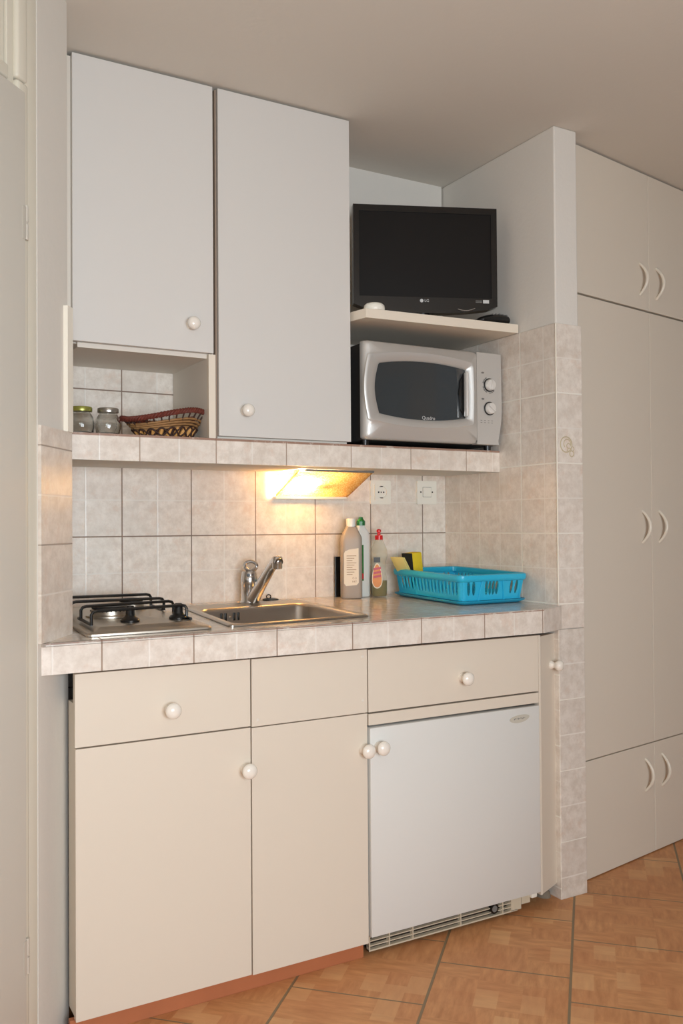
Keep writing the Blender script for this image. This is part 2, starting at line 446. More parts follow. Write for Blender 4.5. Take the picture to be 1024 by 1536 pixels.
# door wall (local frame: s along the wall towards the kitchen, t out of the wall towards the room)
S45 = .70711
def DW(s_, t_, z_): return Vector((A[0]+s_*S45+t_*S45, A[1]+s_*S45-t_*S45, z_))
def dbox(mb, s0, s1, t0, t1, z0, z1, bev=0):
    r = bmesh.ops.create_cube(mb.bm, size=1); vs = r['verts']
    for v in vs: v.co = Vector(((s0+s1)/2+v.co.x*(s1-s0), (t0+t1)/2+v.co.y*(t1-t0), (z0+z1)/2+v.co.z*(z1-z0)))
    if bev:
        es = {e for v in vs for e in v.link_edges}
        rr = bmesh.ops.bevel(mb.bm, geom=list(es), offset=bev, segments=3, affect='EDGES', profile=.5)
        vs = list({v for f in rr['faces'] for v in f.verts} | {v for v in vs if v.is_valid})
    for v in vs: v.co = DW(*v.co)
    return mb
struct(dbox(MB(), -2.6, -.002, -.12, -.022, 0, ZC).build('wall_door_side', M['plaster'], smooth=0))
fr_ = struct(dbox(MB(), -.040, -.001, -.02, -.001, 0, ZC, .002).build('trim_1', M['paint']))
dbox(dbox(MB(), -.071, -.036, -.02, .006, 0, 1.925, .007), -.071, -.036, -.02, .005, 1.9275, ZC, .007).build('moulding', M['paint'], fr_)
dbox(MB(), -.092, -.070, -.02, -.004, 0, ZC, .002).build('rebate', M['paint'], fr_)
dbox(MB(), -1.0, -.092, -.02, .001, 1.912, 1.94, .004).build('head_rail', M['paint'], fr_)
dbox(MB(), -1.0, -.094, -.02, -.010, 1.941, ZC).build('over_panel', M['paint'], fr_)
dr = struct(dbox(MB(), -.90, -.053, -.012, .010, .008, 1.903, .002).build('door_1', M['doorleaf']))
for z0 in (1.65, .236):
    h = MB()
    for k in range(2):
        a_ = DW(-.049, .0085, z0-.034+k*.036); h.tube([a_, a_+Vector((0, 0, .031))], .0045, 10)
    a_ = DW(-.049, .0085, z0-.002); h.tube([a_, a_+Vector((0, 0, .005))], .0035, 10)
    dbox(h, -.062, -.050, .0095, .0112, z0-.034, z0+.030)
    h.build('hinge', M['hinge'], dr)
# rest of the room behind the camera
RY = -.95
wre = struct(MB().prism([(-1.7, 0), (3.4, 0), (3.4, ZC), (-1.7, ZC)], RY-.1, RY, holes=[[(-.5, .65), (1.0, .65), (1.0, 1.5), (-.5, 1.5)]], fr=XZ).build('wall_rear', M['roomwall'], smooth=0))
struct(MB().box(-1.7, -1.5, RY, .2, 0, ZC).build('wall_far_left', M['roomwall'], smooth=0))
struct(MB().box(3.3, 3.4, RY, 2.75, 0, ZC).build('wall_far_right', M['roomwall'], smooth=0))
win = struct(MB().prism([(-.5, .65), (1.0, .65), (1.0, 1.5), (-.5, 1.5)], RY-.08, RY-.02, holes=[[(-.46, .69), (.23, .69), (.23, 1.46), (-.46, 1.46)], [(.27, .69), (.96, .69), (.96, 1.46), (.27, 1.46)]], fr=XZ).build('unseen_window', M['paint'], smooth=0))  # unseen window, placed and sized for the falloff of the light

M['cool'] = simple('cool_grey_paint', rgb(150, 166, 180), .5)
for i_, (ya, yb) in enumerate(((RY+.01, -.66), (-.30, .35))):  # added panels out of view, reflected as cool bands in the microwave glass
    d_ = struct(MB().box(3.27, 3.299, ya, yb, .01, 2.06, bev=.003).build('door_%d' % (i_+2), M['cool'], smooth=0))
    MB().tube([(3.262, yb-.05, 1.02), (3.235, yb-.05, 1.02), (3.235, yb-.15, 1.02)], .008, 10).build('handle', M['hinge'], d_)
# ------------------------------------------------------------------ knobs
def knob(parent, x, z, y, r=.0175, d=(0, -1, 0)):
    d = Vector(d).normalized()
    q = Vector((0, 0, 1)).rotation_difference(d).to_matrix().to_4x4()
    prof = [(.012, 0), (.0125, .003), (.009, .007), (.008, .012), (.011, .016), (r, .023), (r*.98, .029), (r*.75, .034), (r*.35, .0365), (0, .037)]
    return MB().lathe(prof, (x, y, z), 24, mtx=q).build('knob', M['knob'], parent, smooth=60)

# ------------------------------------------------------------------ tiled worktop
ZT = lambda x, y, d=0: .825+.021*(y-YC)+d
sinkq = [(.805, 1.938), (1.160, 1.955), (1.172, 2.335), (.835, 2.315)]
hobhole = [(.50, 1.99), (.70, 1.99), (.70, 2.33), (.50, 2.33)]
top_outer = [(.358, YC), (1.687, YC), (1.790, 1.9055), (XS-.0005, 1.9065), (XS-.0005, YB-.0005), (.503, YB-.0005), (.449, 1.978), (.362, 1.852)]
wt = tag(MB().prism(top_outer, lambda x, y: ZT(x, y)-.007, lambda x, y: ZT(x, y), holes=[sinkq]).build('tiled_worktop', M['t_top'], smooth=0),
         'kitchen worktop covered in beige square tiles above the cream base cabinets', 'worktop')
MB().prism([(.36, YC+.0008), (1.686, YC+.0008), (1.7885, 1.9058), (1.77, YC+.06), (.37, YC+.06)], .762, lambda x, y: ZT(x, y)-.0071).build('core', M['plaster'], wt, smooth=0)
MB().box(.358, 1.687, YC-.0005, YC+.006, .760, .8232).build('fascia', M['t_fascia'], wt, smooth=0)
fx = Vector((1.79-1.687, 1.9055-YC)).normalized(); fn = Vector((fx.y, -fx.x))
MB().prism([(1.687, YC-.0005), (1.790, 1.9050), (1.790-fn.x*.006, 1.905-fn.y*.006), (1.687-fn.x*.006, YC-fn.y*.006)], .760, .8235).build('corner_fascia', M['t_pil'], wt, smooth=0)

# tiled ledge carrying the upper units
lg = tag(MB().box(.472, XS-.0005, YS+.006, YB-.0005, 1.2195, 1.2825).build('tiled_ledge', M['plaster'], smooth=0),
         'long thick masonry ledge faced with beige tiles under the upper cabinets and microwave', 'shelf')
MB().box(.470, XS-.0005, YS, YS+.006, 1.2185, 1.2833).build('fascia', M['t_ledge'], lg, smooth=0)

# ------------------------------------------------------------------ upper units
def hollow(mb, x0, x1, y0, y1, z0, z1, t=.016):
    mb.box(x0, x0+t, y0, y1, z0, z1); mb.box(x1-t, x1, y0, y1, z0, z1)
    mb.box(x0+t, x1-t, y0, y1, z1-t, z1); mb.box(x0+t, x1-t, y0, y1, z0, z0+t)
    return mb
ul = thing('wall_cabinet', (.66, 2.3, 1.2833), 'left wall cabinet with a shorter door above an open niche holding jars and basket', 'cabinet', )
m_ = MB()
m_.box(.834, .852, YS+.019, YB-.004, 1.2833, 2.186); m_.box(.488, .506, YS+.030, YB-.004, 1.50, 2.186)
m_.box(.506, .834, YS+.019, YB-.004, 1.490, 1.506); m_.box(.506, .834, YS+.03, YB-.004, 2.17, 2.186); m_.box(.506, .834, YB-.012, YB-.004, 1.506, 2.17)
m_.build('body', M['inside'], ul, smooth=0)
MB().box(.834, .8525, YS+.004, YS+.019, 1.2835, 1.499).build('front_edging', M['edge'], ul, smooth=0)
MB().box(.465, .4895, YS+.012, YS+.024, 1.49, 2.186).build('filler_strip', M['inside'], ul, smooth=0)
dl = MB().box(.490, .8455, YS-.002, YS+.016, 1.501, 2.190, bev=.0012).build('door', M['upper'], ul, smooth=0)
knob(dl, .784, 1.568, YS-.002, .0165)
ur = thing('wall_cabinet', (1.05, 2.3, 1.2833), 'tall right wall cabinet with a full height white door beside the television', 'cabinet')
hollow(MB(), .858, 1.249, YS+.019, YB-.004, 1.2833, 2.186).build('body', M['inside'], ur, smooth=0)
MB().box(.8535, .858, YS+.006, YS+.05, 1.285, 2.188).build('side_reveal', M['brown_edge'], ur, smooth=0)
dr2 = MB().box(.8595, 1.2515, YS-.002, YS+.016, 1.290, 2.190, bev=.0012).build('door', M['upper'], ur, smooth=0)
knob(dr2, .931, 1.357, YS-.002, .0165)

# ------------------------------------------------------------------ base units
Y0 = 1.885
def base_unit(x0, x1, label, y1=2.40, z1=.756):
    t = thing('base_cabinet', ((x0+x1)/2, 2.1, .04), label, 'cabinet')
    return t
b1 = base_unit(.43, .826, 'left cream base cabinet under the gas hob with a drawer and one door')
m_ = MB(); m_.box(.812, .826, Y0+.019, 2.36, .04, .756)
m_.box(.512, .812, Y0+.019, 2.36, .04, .056); m_.box(.455, .812, Y0+.03, Y0+.034, .056, .75)
m_.build('body', M['dark'], b1, smooth=0)
MB().box(.4335, .4475, Y0+.018, 1.952, .045, .690).build('side_panel', M['base'], b1, smooth=0)
d = MB().box(.4315, .8245, Y0, Y0+.017, .6015, .7535, bev=.001).build('drawer', M['base'], b1, smooth=0); knob(d, .634, .661, Y0)
d = MB().box(.4325, .8245, Y0, Y0+.017, .040, .5985, bev=.001).build('door', M['base'], b1, smooth=0); knob(d, .811, .507, Y0)
b2 = base_unit(.828, 1.136, 'narrow middle cream base cabinet under the sink with a plain false drawer panel')
m_ = MB(); m_.box(.8275, .8425, Y0+.019, 2.40, .04, .7555); m_.box(1.1205, 1.1355, Y0+.019, 2.40, .04, .69); m_.box(.8425, 1.1205, Y0+.019, 2.40, .04, .055); m_.box(.8425, 1.1205, Y0+.02, Y0+.024, .055, .75)
m_.build('body', M['dark'], b2, smooth=0)
fp = MB().box(.8275, 1.1345, Y0-.001, Y0+.016, .5995, .7535, bev=.001).build('false_panel', M['base'], b2, smooth=0)
for sx_, sz_ in ((.842, .614), (1.122, .737), (1.122, .63)):
    MB().lathe([(.0035, 0), (.003, .0008), (0, .001)], (sx_, Y0-.001, sz_), 12, mtx=Matrix.Rotation(PI/2, 4, 'X')).build('screw_cap', M['inside'], fp)
d = MB().box(.8275, 1.1345, Y0, Y0+.017, .038, .597, bev=.001).build('door', M['base'], b2, smooth=0); knob(d, 1.124, .511, Y0)
pl = tag(MB().box(.424, 1.128, 1.900, 1.915, 0, .0385, bev=.001).build('plinth_board', M['plinth'], smooth=0),
         'terracotta coloured plinth board on the floor under the two left base cabinets', 'plinth')
b3 = base_unit(1.137, 1.69, 'cream built-in frame with a drawer above the white refrigerator')
m_ = MB(); m_.box(1.1375, 1.142, Y0+.019, 2.40, .57, .7555); m_.box(1.142, 1.684, Y0+.03, Y0+.036, .60, .7555); m_.box(1.142, 1.684, Y0+.019, 2.35, .568, .580)
m_.build('body', M['dark'], b3, smooth=0)
d = MB().box(1.1385, 1.6845, Y0, Y0+.017, .5985, .7515, bev=.001).build('drawer', M['base'], b3, smooth=0); knob(d, 1.424, .659, Y0)
MB().box(1.1385, 1.6845, Y0, Y0+.017, .5665, .5945, bev=.001).build('rail', M['base'], b3, smooth=0)
MB().box(1.6855, 1.6925, Y0, Y0+.02, .0405, .7515, bev=.0008).build('side_panel', M['base'], b3, smooth=0)
# corner unit door, angled back to the return wall
ca, cb = Vector((1.6965, 1.8895)), Vector((1.803-.026, 1.9255))
cd = Vector((1.803-1.6935, 1.936-1.8885)).normalized(); cn = Vector((cd.y, -cd.x))
cu = thing('corner_cabinet', (1.73, 1.93, .04), 'very narrow angled cabinet between the refrigerator and the tiled wall', 'cabinet')
pp = [ca, ca+cd*.0955, ca+cd*.0955-cn*.016, ca-cn*.016]
d = MB().prism([(p.x, p.y) for p in pp], .0405, .747).build('door', M['base'], cu, smooth=0)
kp = ca+cd*.068
knob(d, kp.x, .660, kp.y, .0155, (cn.x, cn.y, 0))

# refrigerator
fg = thing('refrigerator', (1.41, 2.1, 0), 'small white undercounter refrigerator with an oval badge and yellowed base grille', 'refrigerator')
MB().box(1.15, 1.676, Y0+.05, 2.38, .02, .558).build('body', M['fridge_trim'], fg, smooth=0)
fd = MB().box(1.1405, 1.6830, Y0-.004, Y0+.04, .0505, .5605, bev=.003).build('door', M['fridge'], fg, smooth=40)
knob(fd, 1.163, .514, Y0-.004)
bd = []
for i in range(32):
    a = 2*PI*i/32; x_ = .034*math.cos(a); z_ = (.0125 if math.sin(a) < 0 else .0085)*math.sin(a)
    bd.append((1.612+x_, .5335+z_+x_*.06))
bg = MB().prism(bd, Y0-.0052, Y0-.0038, fr=XZ).build('badge', M['beige_tag'], fd, smooth=0)
m_ = MB()
for i in range(9): m_.box(1.592+i*.0045, 1.5945+i*.0045, Y0-.0056, Y0-.0051, .530+(i % 3)*.0012, .5335+(i % 2)*.001)
m_.build('badge_script', M['greytext'], bg, smooth=0)
g = MB(); yg = Y0+.012
g.box(1.142, 1.612, yg, yg+.012, .011, .0145); g.box(1.142, 1.612, yg+.001, yg+.011, .0225, .025); g.box(1.142, 1.612, yg+.001, yg+.011, .034, .0365); g.box(1.142, 1.612, yg, yg+.012, .045, .049)
for x_ in (1.142, 1.20, 1.27, 1.42, 1.56, 1.60): g.box(x_, x_+.003, yg-.0005, yg+.012, .011, .049)
g.box(1.590, 1.625, yg, yg+.02, .013, .049); g.box(1.63, 1.66, yg+.004, yg+.03, .022, .046)
gr_ = g.build('base_grille', M['fridge_trim'], fg, smooth=0)
MB().box(1.15, 1.60, yg+.02, yg+.03, .008, .05).build('grille_back', M['dark'], fg, smooth=0)
MB().lathe([(.008, -.006), (.0135, -.006), (.0135, .004), (.008, .004)], (1.532, yg+.002, .033), 20, mtx=Matrix.Rotation(PI/2, 4, 'X')).build('foot_wheel', M['black'], fg)
MB().lathe([(.0085, -.004), (.0085, .005), (0, .005)], (1.532, yg+.002, .033), 20, mtx=Matrix.Rotation(PI/2, 4, 'X')).build('wheel_hub', M['greytext'], fg)
MB().box(1.655, 1.676, Y0+.003, Y0+.03, .036, .052, bev=.004).build('hinge_cover', M['socket'], fg)
for x_ in (1.165, 1.655): MB().lathe([(.014, 0), (.014, .012), (.006, .012), (.006, .022)], (x_, Y0+.075, 0), 14).build('foot', M['black'], fg)

# ------------------------------------------------------------------ wardrobes on the right
w0 = Vector((1.888, 1.9595)); wd = Vector((.985, .175)).normalized(); wn = Vector((wd.y, -wd.x))   # wn points into the room
def WP(s_, t_, z_): p = w0+wd*s_+wn*t_; return Vector((p.x, p.y, z_))
def wbox(mb, s0, s1, t0, t1, z0, z1, bev=0):
    r = bmesh.ops.create_cube(mb.bm, size=1); vs = r['verts']
    for v in vs: v.co = Vector(((s0+s1)/2+v.co.x*(s1-s0), (t0+t1)/2+v.co.y*(t1-t0), (z0+z1)/2+v.co.z*(z1-z0)))
    if bev:
        es = {e for v in vs for e in v.link_edges}
        rr = bmesh.ops.bevel(mb.bm, geom=list(es), offset=bev, segments=2, affect='EDGES', profile=.5)
        vs = list({v for f in rr['faces'] for v in f.verts} | {v for v in vs if v.is_valid})
    for v in vs: v.co = WP(*v.co)
    return mb
seam = .423
wa = thing('wardrobe', WP(.42, -.25, 0), 'tall built-in beige wardrobe with six doors and white bow handles beside the tiled wall', 'wardrobe')
wbox(MB(), .004, .842, -.45, -.0185, .002, 2.19).build('body', M['dark'], wa, smooth=0)
def bow(parent, s_, zc, ln):
    pts = []
    for i in range(17):
        a = -1+2*i/16
        pts.append(WP(s_+.004*(1-a*a), -.001+.027*(1-a*a), zc+a*ln/2))
    MB().tube(pts, [.0042+.0012*math.cos((i/16-.5)*PI) for i in range(17)], 10).build('handle', M['bow'], parent, smooth=60)
for c, (s0, s1) in enumerate(((0.0, seam-.0012), (seam+.0012, .846))):
    hs = seam-.053 if c == 0 else seam+.044
    for z0, z1, hz in ((.003, .3505, .256), (.354, 1.7415, 1.047), (1.7475, 2.191, 1.843)):
        d = wbox(MB(), s0, s1, -.018, 0, z0, z1, .0012).build('door', M['wardrobe'], wa, smooth=0)
        bow(d, hs, hz, .103)

# ------------------------------------------------------------------ television shelf and things on it
brd = tag(MB().prism([(XS-.0005, 2.065), (1.271, 2.103), (1.2565, 2.175), (1.2565, YB-.0005), (XS-.0005, YB-.0005)], 1.6295, 1.655).build('shelf_board', M['edge'], smooth=0),
          'cream shelf board with a cut corner carrying the television above the microwave', 'shelf')
TL = Vector((1.314, 2.243)); TR = Vector((1.712, 2.078)); td = (TR-TL).normalized(); tw = (TR-TL).length; tn = Vector((td.y, -td.x))
def TV(s_, z_, t_): p = TL+td*s_+tn*t_; return Vector((p.x, p.y, z_))
tvc = TV(tw/2, 1.655, -.05)
tv = thing('television', tvc, 'black flat screen television standing angled on the cream shelf board', 'television')
zt0, zt1 = 1.700, 1.996
def bez(t_in=0):
    pts = [(t_in, zt1-t_in), (tw-t_in, zt1-t_in), (tw-t_in, zt0+.004)]
    for i in range(1, 16):
        a = i/16; pts.append((tw*(1-a)+(-t_in+2*t_in*a), zt0-.020*math.sin(PI*a)**.7))
    pts.append((t_in, zt0+.004)); return pts
MB().prism(bez(), .0, -.030, holes=[[(.017, 1.977), (tw-.018, 1.977), (tw-.018, 1.727), (.017, 1.727)]], fr=lambda u, v, w: TV(u, v, w)).build('bezel', M['blackgloss'], tv, smooth=0)
MB().prism([(.012, 1.985), (tw-.012, 1.985), (tw-.012, 1.72), (.012, 1.72)], -.004, -.012, fr=lambda u, v, w: TV(u, v, w)).build('screen', M['screen'], tv, smooth=0)
m_ = MB(); m_.prism([(.03, 1.98), (tw-.03, 1.98), (tw-.05, 1.71), (.05, 1.71)], -.030, -.055, fr=lambda u, v, w: TV(u, v, w)); m_.build('back_cover', M['black'], tv, smooth=0)
b_ = TV(tw/2, 1.655, -.045)
MB().lathe([(.10, 0), (.10, .004), (.06, .010), (.02, .012), (.018, .05)], b_, 36, sy=.62, rot=math.atan2(td.y, td.x)).build('stand', M['blackgloss'], tv)
lz = 1.7165
m_ = MB(); m_.lathe([(.0052, 0), (.0052, .0008), (0, .0008)], TV(.2015, lz, .0002), 24, mtx=Matrix((Vector((td.x, td.y, 0)), Vector((0, 0, 1)), Vector((tn.x, tn.y, 0)))).transposed().to_4x4())
m_.text('LG', .0115, .0003, lambda u, v, w: TV(.2015+.0155+u, lz+v, w+.0006))
m_.build('maker_logo', M['grey'], tv, smooth=0)
m_ = MB(); m_.prism([(tw-.044, 1.7125), (tw-.026, 1.7125), (tw-.026, 1.7225), (tw-.044, 1.7225)], 0.0002, .0009, fr=lambda u, v, w: TV(u, v, w)); m_.build('sticker', M['grey'], tv, smooth=0)
m_ = MB()
for i in range(6):
    for j in range(2): m_.prism([(tw-.066+i*.0033, 1.714+j*.004), (tw-.0637+i*.0033, 1.714+j*.004), (tw-.0637+i*.0033, 1.7168+j*.004), (tw-.066+i*.0033, 1.7168+j*.004)], 0.0002, .0007, fr=lambda u, v, w: TV(u, v, w))
m_.build('printed_text', M['greytext'], tv, smooth=0)
MB().tube([TV(tw*.72+tw*.12*i/8, 1.694-.0055*math.sin(PI*i/8)+.003*i/8, .001) for i in range(9)], .0011, 6).build('power_light', M['chrome'], tv)

pk = tag(MB().lathe([(.020, 0), (.0285, .001), (.030, .006), (.0285, .016), (.023, .021), (.01, .0235), (0, .024)], (1.313, 2.128, 1.655), 32).build('plastic_puck', M['socket'], smooth=60),
         'small round cream plastic puck at the front left corner of the shelf board', 'puck')
rc = thing('remote_control', (1.715, 2.12, 1.655), 'black remote control lying at the right end of the shelf board', 'remote control')
ra = Vector((1.655, 2.105, 1.655)); rb = Vector((1.772, 2.098, 1.655))
def rcf(i, j):
    a = 2*PI*j; p = ra.lerp(rb, i); w = .020; hgt = .0035+.0125*math.sin(PI*min(1, i*.62+.08))
    ee = min(1, (1-i)*9, i*9+.15)**.5
    return p+Vector((0, w*math.cos(a)*ee, .0005+hgt*(1+math.sin(a)*ee)))
MB().grid(rcf, 20, 20).build('case', M['black'], rc)
m_ = MB()
for i in range(5):
    for j in (-1, 0, 1):
        p = ra.lerp(rb, .45+i*.1); hh = 2*(.0035+.0125*math.sin(PI*min(1, (.45+i*.1)*.62+.08)))
        m_.box(p.x-.003, p.x+.003, p.y+j*.009-.0028, p.y+j*.009+.0028, p.z+hh-.004, p.z+hh+.0006)
m_.build('buttons', M['greytext'], rc, smooth=0)

# ------------------------------------------------------------------ microwave
mwv = thing('microwave_oven', (1.524, 2.28, 1.2833), 'silver microwave oven with dark barrel shaped window and two dials on the tiled ledge', 'microwave')
mx0, mx1, mz0, mz1, my = 1.283, 1.7675, 1.2985, 1.576, 2.131
MB().box(mx0+.006, mx1-.006, my+.028, 2.425, mz0-.001, mz1-.004, bev=.004).build('casing', M['silver_side'], mwv, smooth=40)
xd = 1.6735
wc = ((1.331+1.634)/2, (1.354+1.531)/2+.002); wa_, wb_ = (1.634-1.331)/2, .0845
def qf(x, z):
    u = (x-wc[0])/wa_; v = (z-wc[1])/wb_
    ul_ = abs(u)+(.055*v*v if u < 0 else .0*v*v); vl = abs(v)+.17*u*u-.0
    return u, v, max(ul_-.0, vl-.0)
def barrel(k=1.0, n=14):
    """outline of the window: curved top, bottom and left, nearly straight right"""
    x0 = wc[0]-wa_*k; x1 = wc[0]+wa_*(k if k <= 1 else 1+(k-1)*.55); P_ = []
    hh = wb_*(1+(k-1)*1.15)
    for i in range(n+1):
        t = i/n; x = x0+(x1-x0)*t; P_.append((x, wc[1]+hh*(1-.15*(2*t-1)**2)+.0035*(t-.5)))
    for i in range(1, 5): t = i/5; P_.append((x1+.003*math.sin(PI*t), wc[1]+hh*.85*(1-2*t)))
    for i in range(n+1):
        t = 1-i/n; x = x0+(x1-x0)*t; P_.append((x, wc[1]-hh*(1-.15*(2*t-1)**2)+.001*(t-.5)))
    for i in range(1, n): t = i/n; P_.append((x0-.014*math.sin(PI*t), wc[1]+hh*.85*(2*t-1)))
    return P_
def resample(poly, n):
    L_ = [0]
    for i in range(len(poly)): L_.append(L_[-1]+math.dist(poly[i], poly[(i+1) % len(poly)]))
    out = []
    for k in range(n):
        d_ = L_[-1]*k/n; i = max(j for j in range(len(poly)) if L_[j] <= d_); t = (d_-L_[i])/max(1e-9, L_[i+1]-L_[i])
        a, b = poly[i], poly[(i+1) % len(poly)]; out.append((a[0]+(b[0]-a[0])*t, a[1]+(b[1]-a[1])*t))
    return out
def ring_at(poly, n):   # one point per direction so that successive rings line up
    out = []
    for k in range(n):
        a = 2*PI*k/n; dx, dz = math.cos(a)*wa_, math.sin(a)*wb_; best = None
        for i in range(len(poly)):
            p, q_ = poly[i], poly[(i+1) % len(poly)]
            ex, ez = q_[0]-p[0], q_[1]-p[1]; den = dx*ez-dz*ex
            if abs(den) < 1e-12: continue
            t = ((p[0]-wc[0])*ez-(p[1]-wc[1])*ex)/den; s_ = ((p[0]-wc[0])*dz-(p[1]-wc[1])*dx)/den
            if t > 0 and -1e-6 <= s_ <= 1+1e-6 and (best is None or t > best): best = t
        out.append((wc[0]+dx*best, wc[1]+dz*best))
    return out
outer = rrect(mx0, xd, mz0, mz1, .006, 3)
NR = 160
stack = [(barrel(.985), .007), (barrel(1.0), .004), (barrel(1.02), -.001), (barrel(1.20), -.0085), (barrel(1.235), -.0095), (barrel(1.27), -.0065), (rrect(mx0+.016, xd-.001, mz0+.006, mz1-.006, .006, 3), -.0005), (rrect(mx0+.006, xd, mz0+.002, mz1-.002, .006, 3), .004), (rrect(mx0+.0005, xd, mz0, mz1, .006, 3), .012), (outer, .028)]
bmx = MB(); prev = None
for poly, dy in stack:
    ring_ = [bmx.bm.verts.new((p[0], my+dy, p[1])) for p in ring_at(poly, NR)]
    if prev:
        for j in range(NR): bmx.bm.faces.new((prev[j], prev[(j+1) % NR], ring_[(j+1) % NR], ring_[j]))
    prev = ring_
dm = bmx.build('door', M['silver'], mwv, smooth=50)
wdw = MB().prism(barrel(1.0), my+.0045, my+.009, fr=XZ).build('window', M['mwglass'], dm, smooth=0)
wdw_t = MB().text('Quadro', .0145, .0003, lambda u, v, w: Vector((1.500+u, my+.0040+w, 1.367+v))).build('maker_logo', M['grey'], wdw, smooth=0)
MB().prism([(1.6280, 1.375), (1.6280, 1.509), (1.612, 1.485), (1.606, 1.442), (1.612, 1.399)][::-1], my-.001, my+.006, fr=XZ).build('handle_recess', M['black'], dm, smooth=0)
MB().box(1.6205, 1.6300, my-.020, my-.004, 1.376, 1.508, bev=.004).build('handle', M['bright'], dm)
m_ = MB()
cpo = [(1.6750, mz0)]+[(mx1-.010, mz0)]+[(mx1-.012+.014*math.sin(PI/2*i/8), mz0+.012+(mz1-mz0)*.35*i/8) for i in range(9)]+[(mx1, mz1-.03), (mx1, mz1-.001), (1.6750, mz1-.001)]
m_.prism(cpo, my+.0015, my+.028, fr=XZ)
cp = m_.build('control_panel', M['silver'], mwv, smooth=0)
YR = Matrix.Rotation(PI/2, 4, 'X')
for z_, a0 in ((1.4785, .2), (1.4075, -.95)):
    d_ = MB().lathe([(.0195, 0), (.0195, .002), (.0175, .003), (.0165, .012), (.015, .014), (0, .0145)], (1.7215, my+.0015, z_), 36, mtx=YR).build('dial', M['bright'], cp)
    MB().lathe([(.0168, .0005), (.0205, .0005), (.0205, .0030), (.0168, .0030)], (1.7215, my+.0015, z_), 36, mtx=YR).build('dial_ring', M['black'], d_)
    mt = Matrix.Translation((1.7215, my-.014, z_)) @ Matrix.Rotation(a0, 4, 'Y')
    MB().box(-.0028, .0028, -.0035, .003, -.014, .014, bev=.0015, mtx=mt).build('grip', M['bright'], d_)
m_ = MB()
for i in range(16):
    a = -PI/2+2*PI*(i-8)/16*.86
    if i % 4 == 3: continue
    m_.prism([(1.7215+r_*math.cos(b), 1.4785+r_*math.sin(b)) for r_, b in ((.0225, a), (.0255, a), (.0255, a+.26), (.0225, a+.26))], my+.0008, my+.0018, fr=XZ)
m_.build('dial_scale', M['greytext'], cp, smooth=0)
for z_ in (1.5145, 1.4355): MB().lathe([(.0055, 0), (.0055, .0008), (0, .0008)], (1.697, my+.0012, z_), 16, sy=.5, mtx=YR).build('dial_mark', M['greytext'], cp, smooth=0)
m_ = MB()
for j in range(2):
    for i in range(4): m_.box(1.688+i*.0135, 1.694+i*.0135, my+.0008, my+.0018, 1.370-j*.0065, 1.3715-j*.0065)
m_.build('panel_print', M['greytext'], cp, smooth=0)
for x_ in (1.305, 1.742):
    for y_ in (2.17, 2.40): MB().lathe([(.011, 0), (.012, .015)], (x_, y_, 1.2833), 14).build('foot', M['black'], mwv)

# ------------------------------------------------------------------ jars and basket in the niche
def jar(x, y, lidm, label):
    z = 1.2833; t = thing('glass_jar', (x, y, z), label, 'jar', 'empty glass jars in the niche')
    o_ = [(0, .0005), (.024, .0005), (.0285, .004), (.0305, .014), (.031, .026), (.029, .038), (.0245, .046), (.0225, .050), (.0225, .053)]
    i_ = [(.0205, .053), (.0205, .049), (.027, .037), (.0288, .026), (.0282, .014), (.024, .0045), (0, .004)]
    MB().lathe(o_+i_, (x, y, z), 36).build('bowl', M['glass'], t, smooth=60)
    MB().lathe([(.0, .0535), (.0252, .0535), (.0257, .056), (.0257, .0625), (.0245, .0645), (0, .065)], (x, y, z), 36).build('lid', lidm, t)
    return t
jar(.519, 2.192, M['lid_green'], 'left glass jar with a greenish lid in the niche beside the wall')
jar(.583, 2.190, M['lid'], 'right glass jar with a plain silver lid in the niche nearest the basket')

bk = thing('wicker_basket', (.742, 2.235, 1.2833), 'oval wicker basket with a wavy red-brown rim standing in the open niche', 'basket')
bx, by, bz = .742, 2.235, 1.2833
def rimz(a):
    d_ = (a+.75+PI) % (2*PI)-PI
    return .051+.021*math.exp(-(d_/.75)**2)+.005*math.cos(a)+.004*math.sin(3*a)
def bpt(a, h, extra=0):     # h 0..1 from base to rim
    rx = (.064+.038*h**1.2+.012*h*abs(math.cos(a))**3); ry = .045+.024*h
    return Vector((bx+(rx+extra)*math.cos(a), by+(ry+extra)*math.sin(a), bz+.003+rimz(a)*h*1.0))
NA = 72
MB().grid(lambda u, v: bpt(2*PI*u, v*.62, -.004), NA, 6, closeu=True).build('lining', M['wicker_dark'], bk)
m_ = MB(); m_.lathe([(0, 0), (.9, 0), (1, .004), (0, .006)], (bx, by, bz+.0005), 48, sx=.064, sy=.045); m_.build('base', M['wicker_light'], bk)
m_ = MB()
for k in range(4):
    h = .36+k*.10
    m_.tube([bpt(2*PI*i/NA, h, .0018*math.sin(i*PI/2+k*PI/2*2)) for i in range(NA)], .0031, 6, closed=True)
m_.tube([bpt(2*PI*i/NA, .02) for i in range(NA)], .0032, 6, closed=True)
m_.build('woven_band', M['wicker'], bk)
m_ = MB()
for k in range(22):
    a = 2*PI*k/22
    m_.tube([bpt(a, .03, .001), bpt(a+.10, .34, .001)], .0058, 6)
m_.build('twigs', M['wicker_light'], bk)
m_ = MB()
for sg, ph in ((1, 0), (-1, 0)):
    m_.tube([bpt(2*PI*i/144, .19+.17*sg*math.sin(2*PI*i/144*9), .0065) for i in range(144)], .0024, 6, closed=True)
m_.build('binding', M['wicker_dark'], bk)
m_ = MB()
for k in range(30):
    a = 2*PI*k/30; m_.tube([bpt(a, .62), bpt(a, .95)], .0022, 6)
m_.build('uprights', M['wicker_dark'], bk)
m_ = MB()
